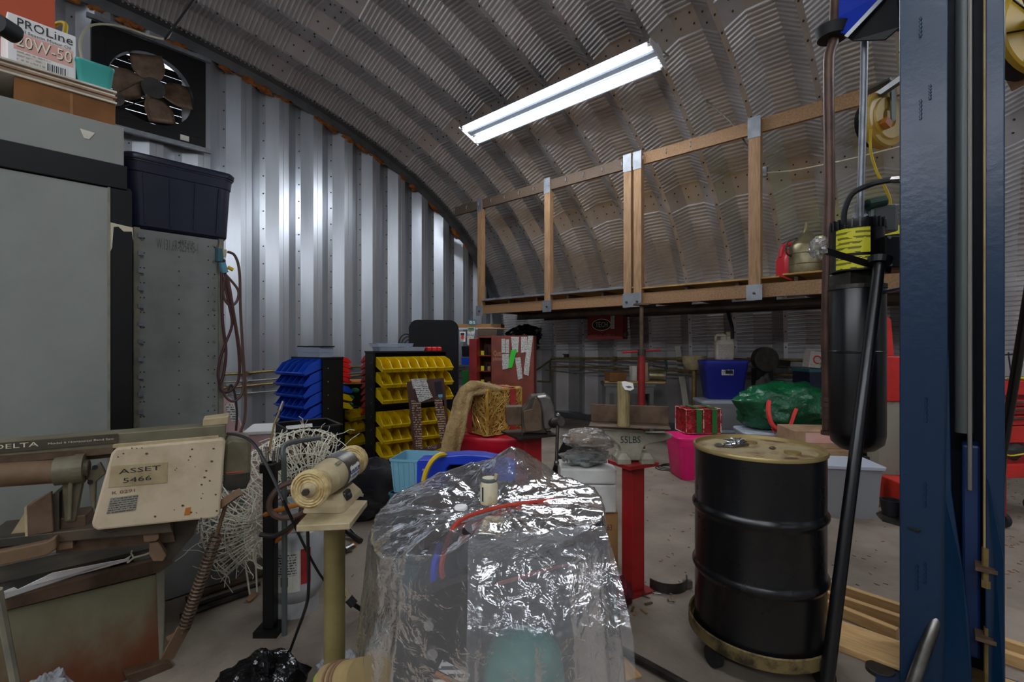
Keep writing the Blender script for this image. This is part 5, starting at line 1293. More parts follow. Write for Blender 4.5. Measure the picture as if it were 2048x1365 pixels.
g.part('tube_body', 'tan_tape', g.wm().cyl(tbp, tbq, .045, .05, n=24), smooth=True)
for f in (.25,.4,.5): g.part('print_band', 'kraft_print', g.wm().cyl(tbp.lerp(tbq,f), tbp.lerp(tbq,f+.06), .0505, n=24))
g.part('end_plug', 'tape_green', g.wm().cyl(tbp.lerp(tbq,-.2), tbp.lerp(tbq,-.05), .03, .035, n=16)); g.part('support', 'cardboard', g.wm().b2(tbp.x-.03,tbp.x+.05,tbp.y-.07,tbp.y+.0,0,tbp.z-.05))

# ------------------------------------------------------------------ crates and tub beyond the buffer
tu = TH('plastic_tub', 'pale pink plastic tub with white lid behind the milk crates', 'tub', Vector((*at(556,688,4.3)[:2], 0)), GAM+R_(18))
zq = CAM_H-(864-HZ)/F_PX*4.2
tu.part('tub', 'pink_pale', M().loft([(.42,.38,.03,0),(.46,.42,.03,zq)]), bevel=.004); tu.part('lid', 'paper_white', M().loft([(.48,.44,.03,zq),(.48,.44,.03,zq+.03)]), bevel=.006)
def crate(label, loc, rz, w=.36, d=.36, h=.28):
    t = TH('milk_crate', label, 'crate', loc, rz, 'black milk crates'); m = 'black_plastic'
    t.part('floor_grid', m, M().b2(-w/2,w/2,-d/2,d/2,0,.012))
    for z in (.0, h-.05): 
        for nm_, x0, x1_, y0, y1 in (('band',-w/2,w/2,-d/2,-d/2+.01),('band',-w/2,w/2,d/2-.01,d/2),('band',-w/2,-w/2+.01,-d/2,d/2),('band',w/2-.01,w/2,-d/2,d/2)): t.part(nm_, m, M().b2(x0,x1_,y0,y1,z,z+.05))
    for sx in (-1,1):
        for sy in (-1,1): t.part('corner', m, M().b2(sx*w/2-.015*sx, sx*w/2, sy*d/2-.015*sy, sy*d/2, 0, h))
    t.part('rim', 'steel_dark', M().tube([(-w/2,-d/2,h),(w/2,-d/2,h),(w/2,d/2,h),(-w/2,d/2,h)], .007, n=4, closed=True))
    for f in range(4):
        b = M(); a = f*math.pi/2; T = Matrix.Rotation(a,4,'Z')
        for k in range(-2, 8):
            for s_ in (-1,1):
                x0 = -w/2+.05*k; x1_ = x0+s_*.18
                if s_ < 0: x0 += .18; x1_ += .18
                za, zb_ = .05, h-.05
                pa = [x0, za]; pb_ = [x1_, zb_]
                if max(x0,x1_) > w/2 or min(x0,x1_) < -w/2: continue
                b.bar(T @ Vector((pa[0],-d/2+.005,pa[1])), T @ Vector((pb_[0],-d/2+.005,pb_[1])), .008, .008)
        t.part('lattice', m, b, kind='stuff')
    return t
cl = Vector((*at(617,688,3.45)[:2], 0))
crate('black milk crate at the bottom of the stack beside the pink tub', cl, GAM+R_(38), h=.30); crate('black milk crate in the middle of the stack', cl+Vector((0,0,.312)), GAM+R_(36), h=.30); c3 = crate('open black milk crate on top of the stack holding papers', cl+Vector((0,0,.624)), GAM+R_(38), h=.30)
g = TH('paper_stack', 'pale carton and papers inside the top milk crate', 'papers', cl+Vector((0,0,.640)), GAM+R_(38)); g.part('carton', 'cardboard_pale', M().box((-.02,.08,.11),(.26,.1,.22))); g.part('sheet', 'paper_white', M().box((-.03,.12,.235),(.18,.012,.06),(R_(-25),0,0)))
g = TH('steel_ladder_tube', 'bent grey tube handle standing before the milk crates', 'tube', Vector((*at(570,688,2.75)[:2], 0)), GAM)
g.part('tube_run', 'hyd_grey', g.wm().tube([at(569,1000,2.47), at(568,930,2.48), at(566,900,2.5), at(575,888,2.52), at(600,882,2.56), at(640,876,2.64)], .014, smooth=4), smooth=True); g.part('leg', 'hyd_grey', g.wm().tube([at(569,1000,2.47), Vector((*at(569,1000,2.47)[:2], 0))], .014))
pb2 = TH('pink_panel', 'pink board with paper tag leaning below the hung hoses', 'board', Vector((*at(480,688,4.5)[:2], 0)), GAM)
pb2.poly('board', 'pink_pale', [(443,790),(462,800),(500,900),(520,960),(450,1000)], 0, .02); pb2.poly('paper_tag', 'print_small', [(449,810),(465,806),(477,840),(464,846)], -.006, -.001)
pb2.part('stand_foot', 'pink_pale', pb2.wm().b2(*(sorted((at(450,960,4.5).x, at(520,960,4.5).x))), at(480,960,4.5).y, at(480,960,4.5).y+.05, 0, .3))
# black coats and small metal parts on the floor
g = TH('coat_heap', 'heap of black work coats on the floor beside the yellow rack', 'clothes', Vector((*at(752,688,4.28)[:2], 0)), GAM)
g.part('coat', 'black_fabric', M().blob((0,0,.22),(.26,.2,.24),n=34,m=22,amp=.3,freq=1.6,seed=12,flat=-.22), smooth=True); g.part('coat', 'black_fabric', M().blob((-.12,-.1,.12),(.28,.16,.16),n=34,m=20,amp=.35,freq=2,seed=3,flat=-.12), smooth=True); g.part('sleeve', 'black_fabric', M().tube([(.18,.05,.36),(.27,.0,.28),(.3,-.05,.15)], .07, n=12, smooth=4), smooth=True)
g.part('garment_tag', 'paper', M().box((-.06,-.25,.23),(.05,.004,.025),(0,R_(8),0)))
g = TH('caster_frame', 'small chrome tube frame with an orange caster on the floor', 'frame', floor_at(712,1088), GAM)
g.part('tube', 'steel_dark', g.wm().tube([at(682,1052,3.75), at(700,1068,3.7), Vector((*floor_at(722,1088)[:2],.02))], .02)); g.part('tube', 'chrome', g.wm().tube([at(690,1046,3.8), at(712,1070,3.75)], .012)); g.part('short_leg', 'steel', g.wm().cyl(Vector((*floor_at(690,1109)[:2],.03)), Vector((*floor_at(706,1102)[:2],.035)), .022, n=10)); g.part('caster', 'hose_orange', g.wm().tube([at(706,1096,3.55)+Vector((.0,.03*math.cos(t),.03*math.sin(t))) for t in [k*.63 for k in range(10)]], .012, closed=True)); g.part('chain', 'chrome', g.wm().tube([at(700,1040,3.85), at(712,1030,3.9), at(716,1020,3.92)], .01))
g = TH('light_blue_crates', 'x', 'crate', (0,0,0), 0); bpy.data.objects.remove(g.o)
lc = Vector((*at(832,688,2.95)[:2], 0))
for k, (m, lab) in enumerate((('teal_dark','lowest teal parts bin in the stack behind the covered machine'),('teal_dark','teal parts bin second from the floor in the stack'),('teal_dark','dark teal parts bin directly below the pale blue one'),('ltblue_plastic','pale blue ribbed parts bin on top of the stack'))):
    t = TH('parts_bin', lab, 'bin', lc+Vector((0,0,.205*k)), GAM+R_(-10 if k == 3 else -16))
    w_, d_, h_ = (.24,.26,.2)
    t.part('tub', m, M().loft([(w_*.84,d_*.84,.012,0),(w_*.96,d_*.96,.012,h_-.015),(w_,d_,.012,h_-.012),(w_,d_,.012,h_),(w_*.95,d_*.95,.012,h_),(w_*.82,d_*.82,.012,.012)]))
    for j in range(7): t.part('rib', m, M().bar((-.09+.03*j,-d_*.84/2,.01),(-.1+.0333*j,-d_*.965/2,h_-.015),.006,.008,up=(1,0,0)))
# blue plastic caddy with yellow hose
bc_ = TH('blue_caddy', 'blue plastic tool caddy with arched top and yellow hose', 'caddy', Vector((*at(920,688,2.55)[:2], 0)), GAM+R_(-6))
bc_.poly('side_panel', 'blue_plastic', [(833,926),(838,919),(856,919),(866,916),(890,912),(930,909),(965,911),(1000,918),(1030,930),(1030,965),(985,962),(965,945),(955,931),(900,931),(893,938),(893,975),(833,985)], 0, .10, bevel=.008)
bc_.poly('inner_tray', 'black_plastic', [(890,930),(985,930),(985,975),(890,975)], .11, .2)
q = bc_.L(847, 940); bc_.part('bolt', 'chrome', M().cyl((q[0],-.004,q[1]),(q[0],.004,q[1]),.007,n=10))
bc_.part('hose', 'cord_yellow', bc_.wm().tube([at(846,975,2.5), at(850,950,2.5), at(862,925,2.5), at(876,912,2.52), at(888,910,2.56), at(892,914,2.62)], .013, smooth=4), smooth=True)
zq = bc_.L(900, 980)[1]
bc_.part('stand', 'machine_grey', M().b2(-.2,.26,.02,.2,0,zq))
# ================================================================== machine under the plastic sheet
MC = at(985, 688, 1.62); MC.z = 0
mc = TH('tyre_machine', 'black workshop machine with red trim and teal drum', 'machine', MC, GAM)
# local x to the right, y away, z up
mc.part('cabinet', 'machine_grey', M().loft([(.50,.42,.05,0),(.50,.42,.05,.62),(.44,.38,.06,.70)], c=(.06,.10,0)), bevel=.006)
mc.part('top_tray', 'machine_black', M().loft([(.56,.34,.06,.78),(.60,.36,.07,.80),(.60,.36,.07,.90),(.56,.32,.06,.905),(.52,.30,.06,.86)], c=(.06,.16,0)), smooth=True)
T = Matrix.Translation((.13,-.10,.885)) @ Matrix.Rotation(R_(24),4,'Z')
mc.part('front_bar', 'machine_black', M(T).loft([(.44,.13,.05,-.09),(.48,.15,.06,-.05),(.48,.15,.06,.03),(.44,.12,.05,.06)]), smooth=True)
mc.part('neck', 'machine_black', M().box((.08,.02,.75),(.2,.2,.16)))
tr = [(-.13,-.2,.90),(-.10,-.12,.945),(.02,-.02,.955),(.18,.06,.95),(.26,.09,.945)]
mc.part('trim_tube', 'trim_red', M().tube(tr, .007, smooth=5), smooth=True)
mc.part('trim_tube', 'trim_red', M().tube([(-.13,-.2,.90),(-.14,-.22,.84),(-.12,-.2,.76)], .008, smooth=4), smooth=True)
mc.part('trim_tube', 'trim_red', M().tube([(.02,-.22,.80),(.16,-.16,.81),(.30,-.09,.82)], .007, smooth=4), smooth=True)
mc.part('blue_hose', 'blue_plastic', M().tube([(-.15,-.17,.90),(-.165,-.2,.82),(-.15,-.19,.74)], .012, smooth=4), smooth=True)
# curved hood at the left
prof = [(-.03,.0),(-.03,.84)] + [(-.03-.27*math.sin(t), .56+.28*math.cos(t)) for t in [R_(90)*k/10 for k in range(11)]] + [(-.30,.0)]
hd = mc.part('wheel_hood', 'machine_black', M().prism(prof, -.24, .06), bevel=.02)
for x, z, r in ((-.17,.70,.018),(-.20,.66,.014),(-.16,.62,.02)): mc.part('knob', 'chrome', M().cyl((x,-.25,z),(x,-.262,z),r,r*.8,n=14), hd, smooth=True)
mc.part('spec_plate', 'print_small', M().box((-.10,-.246,.56),(.09,.004,.03),(0,R_(28),0)), hd)
mc.part('paper_tag', 'paper', M().box((-.14,-.25,.44),(.05,.004,.2),(0,R_(3),0)), hd); mc.part('tag_stripe', 'hose_orange', M().box((-.13,-.253,.55),(.05,.002,.014),(0,R_(28),0)), hd)
mc.part('teal_drum', 'teal_machine', M().lathe([(0,.0),(.12,0),(.125,.50),(.115,.57),(.08,.61),(0,.63)], 28, c=(.10,-.17,0)), smooth=True)
# the sheet itself: thrown over the top, hanging in folds
def rim(th):
    c, s = math.cos(th), math.sin(th)
    rx, ry = .385 if c > 0 else .41, .34
    k = (abs(c/rx)**2.7 + abs(s/ry)**2.7)**(-1/2.7)
    return k
def rimz(th):
    a = math.degrees(th) % 360
    keys = [(0,.955),(40,.96),(75,1.03),(110,.985),(150,.93),(180,.90),(215,.86),(245,.90),(268,.965),(300,.965),(330,.955),(360,.955)]
    for (a0,z0),(a1,z1) in zip(keys, keys[1:]):
        if a0 <= a <= a1: f = (a-a0)/(a1-a0); f = f*f*(3-2*f); return z0+(z1-z0)*f
_rc = random.Random(17)
RIDGES = [(2*math.pi*(k+_rc.uniform(-.35,.35))/19, _rc.uniform(.5,1.2), _rc.uniform(.05,.13)) for k in range(19)]
def crease(th):
    v = -.35
    for a0, am, w in RIDGES:
        d = abs((th-a0+math.pi) % (2*math.pi) - math.pi); v += am*math.exp(-d/w)
    return v
def drape(i, j):
    th = 2*math.pi*i; rr_ = rim(th); zr = rimz(th)
    c, s = math.cos(th), math.sin(th)
    fold = crease(th)
    if j < .42:
        f = j/.42; r = rr_*f; zc_ = .955
        pk = .085*math.exp(-(((r*c-.06)/.10)**2+((r*s-.24)/.09)**2))            # tented peak at the back
        z = zc_*(1-f**2.2)+zr*f**2.2 + pk
        z += .016*fold*f**1.5 + .012*noise.noise(Vector((r*c*7, r*s*7, 3.1))) + .004*noise.noise(Vector((r*c*26, r*s*26, 7))) - .010*abs(noise.noise(Vector((c*3.2, s*3.2, 9))))*f*4*(1-f)
        z -= .03*math.exp(-(((r*c+.12)/.16)**2+((r*s-.0)/.12)**2))
        return (r*c, r*s+.06, z)
    f = (j-.42)/.58
    drop = (zr-.06)*f
    flare = .012+.055*f**.8
    r = rr_ + flare*(.7+.75*fold*min(1,f*2.0+.35)) + .006*noise.noise(Vector((c*9, s*9, f*5)))
    r -= .03*math.sin(min(1,f*3)*math.pi)*(.5+.5*math.sin(5*th+2))
    z = zr - drop - .018*math.sin(min(1,f*9)*math.pi/2)*0
    if f < .08: r -= .018*(1-f/.08); 
    return (r*c, r*s+.06, max(.015, z))
pc_ = TH('plastic_cover', 'clear plastic sheet draped in folds over the machine', 'plastic sheet', MC, GAM)
pc_.part('sheet', 'film', M().grid(drape, 220, 110, closed=True), smooth=True, ang=180)
# loose front flap
def flap(i, j):
    x = -.06-.03*j+(.40+.06*j)*i; z = .945-.72*j
    y = -.19-.215*min(1,j*4)**.5-.05*j+.012*math.sin(i*9+j*2)*(.3+j)+.012*noise.noise(Vector((i*5,j*2,1)))+.02*math.sin(j*4+i*3)*j
    return (x+.02*math.sin(j*5), y, z+.012*i)
pc_.part('front_flap', 'film', M().grid(flap, 60, 40), smooth=True, ang=180)
# jar and cap on the sheet
jz = MC+Vector((0,0,0)); jp_ = at(978, 1006, 1.62)
jr = TH('paint_jar', 'small cream jar with dark blue stripe on the plastic sheet', 'jar', Vector((jp_.x, jp_.y, .962)), GAM)
jr.part('jar_body', 'jar_cream', M().lathe([(0,0),(.028,0),(.030,.006),(.030,.062),(.026,.074),(.022,.078),(.022,.086),(.0,.086)], 28), smooth=True)
jr.part('blue_stripe', 'navy', M().grid(lambda i,j: (.0305*math.sin(R_(-48+14*i)), -.0305*math.cos(R_(-48+14*i)), .012+.048*j), 4, 2))
jr.part('broken_lid', 'hyd_grey', M().lathe([(.020,.070),(.027,.074),(.028,.082),(.024,.086),(0,.084)], 20)); jr.part('lid_tab', 'cast_beige', M().box((.022,-.008,.09),(.01,.014,.02),(0,R_(12),0)))
p = at(922, 1017, 1.6); g = TH('jar_cap', 'flat white cap lying on the plastic sheet', 'cap', Vector((p.x,p.y,.95)), GAM); g.part('disc', 'paper_white', M().lathe([(0,0),(.022,0),(.022,.007),(.019,.010),(0,.010)], 20))

# ================================================================== vise stand with red tote behind
vz = Vector((*at(1058,688,3.3)[:2], 0))
vs_ = TH('bench_vise', 'heavy steel vise bolted on a red pedestal', 'vise', vz, GAM+R_(24))
zp = CAM_H-(868-HZ)/F_PX*3.25
vs_.part('pedestal', 'red_paint', M().b2(-.065,.065,-.065,.065,.012,zp-.016), bevel=.004); vs_.part('floor_plate', 'red_paint', M().b2(-.11,.11,-.11,.11,0,.012)); vs_.part('top_plate', 'steel_dark', M().b2(-.15,.15,-.14,.14,zp-.016,zp), bevel=.002)
for sx in (-1,1): vs_.part('plate_bolt', 'steel_dark', M().cyl((sx*.1,-.1,zp),(sx*.1,-.1,zp+.02),.014,n=6))
V = FR((vz.x, vz.y, 0), GAM)
V.poly(vs_, 'fixed_body', 'saw_dark', [(1043,868),(1043,820),(1052,812),(1058,798),(1063,793),(1072,792),(1082,797),(1085,812),(1088,850),(1096,868)], -.07, .09, bevel=.01)
V.poly(vs_, 'slide_bar', 'steel_brown', [(1010,814),(1044,813),(1044,852),(1018,852),(1012,846)], -.05, .05, bevel=.006)
V.poly(vs_, 'fixed_jaw', 'steel_brown', [(1046,822),(1064,818),(1070,796),(1080,796),(1084,822),(1084,862),(1050,866)], -.085, -.06, bevel=.006)
V.poly(vs_, 'moving_jaw', 'steel', [(1072,793),(1092,791),(1102,797),(1108,812),(1112,832),(1110,850),(1100,862),(1088,860),(1085,826),(1080,806)], -.10, .08, bevel=.012)
a_ = at(1108,846,3.2); b_ = at(1122,843,3.15)
vs_.part('screw_boss', 'steel_dark', vs_.wm().cyl(at(1098,846,3.26), a_, .035, n=16)); vs_.part('screw_head', 'steel', vs_.wm().cyl(a_, b_, .03, .034, n=16))
vs_.part('handle', 'steel_dark', vs_.wm().cyl(at(1116,832,3.17), at(1113,926,3.1), .011, n=10)); vs_.part('handle_knob', 'steel', vs_.wm().blob(at(1116,832,3.17), (.018,.018,.018), n=10, m=8), smooth=True); vs_.part('handle_knob', 'steel', vs_.wm().blob(at(1113,926,3.1), (.018,.018,.018), n=10, m=8), smooth=True)
# red tote with gold wire box and towel
rt = Vector((*at(984,688,3.80)[:2], 0))
zr_ = CAM_H-(868-HZ)/F_PX*3.72
tote('storage_tote', 'lower red tote on the floor under the gold wire box', 'tote', rt, GAM+R_(2), .58, .42, .34, 'red_tote', 'red_tote', taper=.88, lidh=.03, rib=False)
tote('storage_tote', 'red tote carrying the gold wire box', 'tote', rt+Vector((0,0,.376)), GAM-R_(10), .62, .44, zr_-.376-.03, 'red_tote', 'red_tote', taper=.88, lidh=.03, rib=False)
wire_box('wire_gift_box', 'gold wire light-up gift box with red ribbons on the red tote', rt+Vector((-.01,0,zr_+.014)), GAM+R_(42), .34, .32, .335, 'gold_wire', 'gold_liner', ('ribbon_red', (.22,), (.12,)), 320, 5, 'gold_wire')
tw_ = TH('towel', 'tan terry towel draped over the gold box and tote', 'towel', rt+Vector((0,0,0)), GAM)
pth = [(1000,786,3.68),(975,779,3.62),(955,777,3.58),(938,782,3.54),(926,800,3.52),(920,825,3.5),(912,855,3.46),(905,885,3.44),(900,905,3.43),(897,925,3.42)]
cpts = spline([tw_.w(at(*q)) for q in pth], 5)
def tow(i, j):
    k = min(len(cpts)-1, int(j*(len(cpts)-1)+.5)); p = cpts[k]; d = (cpts[min(k+1,len(cpts)-1)]-cpts[max(k-1,0)]).normalized()
    side = Vector((d.z,0,-d.x)).normalized() if abs(d.y) < .9 else Vector((1,0,0))
    w_ = .036+.026*math.sin(j*2.4); th = (i-.5)*math.pi*1.5
    q = p + side*(w_*math.sin(th)) + Vector((0,-1,0))*(.05*math.cos(th)+.012*math.sin(i*20+j*6))
    q += Vector((noise.noise(q*14),noise.noise(q*14+Vector((5,0,0))),noise.noise(q*14+Vector((0,9,0)))))*.012
    return q
tw_.part('cloth', 'towel', M().grid(tow, 22, 46), smooth=True, solid=.012, ang=180)
# ================================================================== anvil on red stand
an = TH('anvil_stand', 'red square-tube stand with square plates under the anvil', 'stand', Vector((*at(1266,688,2.93)[:2], 0)), GAM+R_(28))
zp = CAM_H-(925-HZ)/F_PX*2.9
an.part('column', 'red_paint', M().b2(-.048,.048,-.048,.048,.012,zp-.022), bevel=.004); an.part('top_plate', 'red_paint', M().b2(-.115,.115,-.10,.10,zp-.022,zp), bevel=.002); an.part('floor_plate', 'red_steel', M().b2(-.09,.09,-.09,.09,0,.012))
av = TH('anvil', 'small grey cast anvil marked 55LBS on the red stand', 'anvil', Vector((*at(1266,688,2.93)[:2], zp)), GAM+R_(2))
AP = av.poly
AP('body', 'anvil_grey', [(1208,856),(1292,862),(1292,868),(1306,868),(1335,867),(1347,871),(1344,877),(1325,884),(1300,888),(1289,894),(1284,904),(1284,910),(1296,914),(1300,922),(1237,922),(1240,908),(1243,903),(1240,893),(1225,880),(1210,869)], -.038, .038, bevel=.007)
AP('face_plate', 'anvil_grey', [(1207,855),(1287,861),(1287,867),(1207,861)], -.046, .046, bevel=.003)
def foot(x0, x1_, y0, y1): return av.part('foot', 'anvil_grey', M().loft([(abs(x1_-x0),abs(y1-y0),.01,0),(abs(x1_-x0),abs(y1-y0),.01,.028),(abs(x1_-x0)*.5,abs(y1-y0)*.5,.01,.06)], c=((x0+x1_)/2,(y0+y1)/2,0)))
foot(-.115,-.03,-.08,.0); foot(.03,.11,-.08,.0); foot(-.115,-.03,.0,.08); foot(.03,.11,.0,.08)
av.text('55LBS', 'ink', 1241, 873, 1281, 887, -.042)
zf = CAM_H-(857-HZ)/F_PX*2.9
ai = TH('angle_iron', 'rusty length of angle iron lying across the anvil', 'angle iron', Vector((*at(1258,688,2.93)[:2], zf+.012)), GAM-R_(14))
ai.part('flange', 'steel_brown', M().b2(-.235,.235,-.11,.07,0,.008), bevel=.002); ai.part('web', 'steel_brown', M().b2(-.235,.235,.062,.07,.008,.115), bevel=.002)
wp = TH('wood_cylinder', 'weathered round wooden post standing on the angle iron', 'post', Vector((*at(1247,688,2.86)[:2], zf+.021)), GAM)
wp.part('post_body', 'wood_post', M().cyl((0,0,0),(0,0,.262),.037,n=26), smooth=True)
pt_ = TH('paper_tag', 'white paper hang tag stuck on the wooden post', 'tag', Vector((*at(1260,688,2.84)[:2], zf+.262)), GAM-R_(8))
pt_.poly('tag_sheet', 'paper_white', [(1243,764),(1250,763),(1266,767),(1268,778),(1261,782),(1250,780),(1245,773)], -.03, -.027); pt_.poly('tag_print', 'ink_soft', [(1250,774),(1258,772),(1265,775),(1258,777)], -.0315, -.0305)
# floor clutter round the stand
g = TH('steel_hoop', 'dark steel brake band lying on the floor beside the red stand', 'band', floor_at(1342,1185), GAM)
g.part('hoop', 'steel_dark', M().grid(lambda i,j: (.125*math.cos(R_(205+150*i)), .1+.13*math.sin(R_(205+150*i)), .003+.06*j), 24, 2), solid=.006); g.part('hoop_lug', 'steel', M().box((.115,.04,.03),(.05,.03,.04)))
rr = random.Random(8)
for k in range(16):
    p = floor_at(rr.uniform(1245,1350), rr.uniform(1170,1232)); p.z = .006
    g = TH('loose_bolt' if k % 2 else 'metal_scrap', ('short loose bolt on the floor by the red stand' if k % 2 else 'small metal offcut on the floor by the red stand'), 'bolt' if k % 2 else 'scrap', p, rr.uniform(0,3), 'bolts by the stand' if k % 2 else 'offcuts by the stand')
    if k % 2: g.part('shank', 'steel', M().cyl((-.02,0,.004),(.02,0,.004),.004,n=6)); g.part('head', 'steel_dark', M().cyl((.02,0,.006),(.027,0,.006),.008,n=6))
    else: g.part('chip', ('leaf_brown','steel_brown','zinc')[k % 3], M().box((0,0,.002),(.05,.012,.006)))
g = TH('red_rag', 'dark red cloth heap on the floor between sheet and stand', 'rag', floor_at(1243,1205), GAM)
g.part('cloth', 'burgundy', M().blob((-.02,-.02,.07),(.075,.07,.09),amp=.4,freq=2.4,seed=14,n=30,m=18,flat=-.07), smooth=True)
# white foam box, cartons and wrapped parcels
cbx = Vector((*at(1172,688,3.25)[:2], 0))
g = TH('cardboard_box', 'brown carton under the white foam box', 'box', cbx+Vector((.02,.03,0)), GAM+R_(-4)); g.part('carton', 'cardboard', M().box((.03,0,.20),(.36,.28,.40)), bevel=.004); text_mesh('63', 'ink', g.o, .14, .17, .28, .32, -.1415)
g = TH('foam_box', 'white foam box stacked on the brown carton', 'box', cbx+Vector((0,0,.402)), GAM+R_(-2)); g.part('base', 'foam_white', M().box((0,0,.09),(.36,.27,.18)), bevel=.01); g.part('lid', 'foam_white', M().box((0,0,.235),(.365,.275,.10)), bevel=.012)
g = TH('wrapped_parcel', 'teal part in a clear crinkled bag on the foam box', 'parcel', cbx+Vector((-.03,-.01,.69)), GAM); g.part('contents', 'teal_dark', M().blob((0,0,.04),(.12,.08,.035),amp=.2,seed=2), smooth=True); g.part('bag', 'film_bag', M().blob((0,0,.05),(.16,.11,.055),n=34,m=20,amp=.3,freq=2.5,seed=5,flat=-.048), smooth=True)
g = TH('wrapped_parcel', 'beige part in a clear crinkled bag on top of the teal one', 'parcel', cbx+Vector((.0,-.03,.80)), GAM-R_(8)); g.part('contents', 'cardboard_pale', M().box((-.02,0,.06),(.22,.14,.05),(0,R_(10),0)), bevel=.01); g.part('bag', 'film_bag', M().blob((0,0,.06),(.18,.12,.07),n=34,m=20,amp=.35,freq=2.2,seed=8,flat=-.058), smooth=True)
g = TH('black_boot', 'black rubber boot shaft leaning behind the foam box', 'boot', Vector((*at(1118,688,3.6)[:2], 0)), GAM); g.part('shaft', 'rubber', M().tube([(-.08,0,.05),(-.05,0,.3),(.02,0,.6),(.08,0,.74)], .055, n=12, smooth=4), smooth=True); g.part('sole', 'rubber', M().b2(-.16,.02,-.06,.06,0,.05))
g = TH('wire_coil', 'loose coil of thin dark wire on the floor by the pink tote', 'wire', floor_at(1335,938), GAM)
for k in range(3): g.part('loop', 'cord_black', M().tube([(.14*math.cos(t)+.04*k,.12*math.sin(t)+.03*k,.006+.004*k) for t in [2*math.pi*j/16 for j in range(16)]], .005, closed=True))
g.part('tail', 'cord_black', M().tube([(.1,.1,.006),(.3,.25,.006),(.6,.3,.006)], .005, smooth=3))
# jack handle on floor, bottom centre
g = TH('floor_jack_bar', 'long dark bar lying across the floor toward the sheet', 'bar', floor_at(1240,1320), GAM)
A = floor_at(1232,1305); B2 = floor_at(1400,1400); A.z = B2.z = .025
g.part('bar', 'steel_dark', g.wm().cyl(A, B2, .02, n=10)); g.part('grip', 'rubber', g.wm().cyl(A+(A-B2)*.25, A, .032, n=12))
g = TH('wood_offcut', 'flat wooden offcut on the floor below the dark bar', 'wood', floor_at(1238,1330), GAM+R_(20)); g.part('board', 'wood_pale', M().box((0,0,.0),(.10,.22,.008)), bevel=.002); g.o.location.z = .0045

# ================================================================== black drum on its dolly
dm = at(1515, 688, 2.33); dm.z = 0
dl = TH('drum_dolly', 'round steel drum dolly with casters and flaking paint', 'dolly', dm, GAM)
dl.part('ring', 'dolly_paint', M().lathe([(.296,.105),(.31,.105),(.315,.11),(.315,.165),(.31,.17),(.305,.165),(.30,.12),(.0,.12),(0,.105)], 48), smooth=True)
for a_ in (195, 312, 42, 110):
    x, y = .262*math.cos(R_(a_)), .262*math.sin(R_(a_))
    cs = dl.part('caster_fork', 'dolly_paint', M().b2(x-.022,x+.022,y-.02,y+.02,.05,.105), bevel=.004)
    dl.part('caster_wheel', 'rubber', M().cyl((x-.018,y-.035,.048),(x+.018,y-.025,.048),.047,n=20), cs, smooth=True)
dr_ = TH('oil_drum', 'black steel oil drum with rusty cream lid', 'drum', dm+Vector((0,0,.122)), GAM)
R0 = .285; H0 = .885
def bead(z): return [(R0,z-.03),(R0+.004,z-.018),(R0+.012,z-.006),(R0+.012,z+.006),(R0+.004,z+.018),(R0,z+.03)]
dr_.part('shell', 'drum_black', M().lathe([(0,.0),(R0,0),(R0+.006,.006),(R0,.02)]+bead(.30)+bead(.59)+[(R0,H0-.02)], 72), smooth=True)
dr_.part('rim', 'drum_rim', M().lathe([(R0-.002,H0-.022),(R0+.007,H0-.018),(R0+.009,H0-.008),(R0+.005,H0),(R0-.003,H0),(R0-.006,H0-.015)], 72), smooth=True)
dr_.part('lid', 'drum_top', M().lathe([(R0-.003,H0-.022),(R0-.03,H0-.020),(R0-.035,H0-.014),(0,H0-.014)], 60), smooth=True)
for x, y in ((.02,.12),(.10,-.12)): 
    bg = dr_.part('bung_ring', 'drum_rim', M().lathe([(.028,H0-.014),(.036,H0-.014),(.036,H0-.004),(.028,H0-.004)], 20, c=(x,y,0)))
    dr_.part('bung_plug', 'drum_top', M().lathe([(0,H0-.008),(.028,H0-.008),(.02,H0-.004),(0,H0-.006)], 16, c=(x,y,0)), bg)
g = TH('foil_scrap', 'crumpled foil and a metal clip lying on the drum lid', 'foil', dm+Vector((0,0,.122+H0-.013)), GAM)
g.part('foil', 'chrome', M().blob((-.08,.06,.014),(.045,.03,.018),amp=.9,freq=5,seed=2,n=20,m=12)); g.part('clip', 'steel', M().tube([(-.18,.03,.006),(-.12,.0,.006),(-.04,.04,.01),(-.02,.05,.006)], .006)); g.part('clip_ring', 'steel', M().tube([(-.17+.02*math.cos(t),.03+.02*math.sin(t),.008) for t in [k*.7 for k in range(9)]], .005, closed=True))
g = TH('rust_flake', 'small rusty lump beside the bung on the drum lid', 'rust lump', dm+Vector((.02,-.06,.122+H0-.013)), GAM); g.part('lump', 'steel_brown', M().blob((0,0,.006),(.016,.012,.008),amp=.5,seed=3,n=10,m=6))

# ================================================================== blue lift column at the right
XF = 2.7
lc_ = TH('lift_column', 'dark blue two-post lift column with cables and overhead bracket', 'lift', (XF, 0, 0), -math.pi/2)
def LX(u, y=0): return lc_.L(u, 700, y)[0]
ZT = 4.0
x0, x1_, x2, x3 = LX(1799), LX(1896), LX(1958), LX(2010)
lc_.part('left_flange', 'lift_blue', M().b2(x0, x1_, 0, .02, .015, ZT), bevel=.004)
lc_.part('left_web', 'lift_blue', M().b2(x0, x0+.015, .02, .34, .015, ZT)); lc_.part('back_web', 'lift_inner', M().b2(x0, x3+.01, .32, .34, .015, ZT))
lc_.part('right_flange', 'lift_blue', M().b2(x3-.055, x3, 0, .02, .015, ZT), bevel=.004); lc_.part('right_web', 'lift_blue', M().b2(x3-.012, x3, .02, .34, .015, ZT))
lc_.part('inner_lip', 'lift_blue', M().b2(x1_-.012, x1_, .02, .16, .015, ZT))
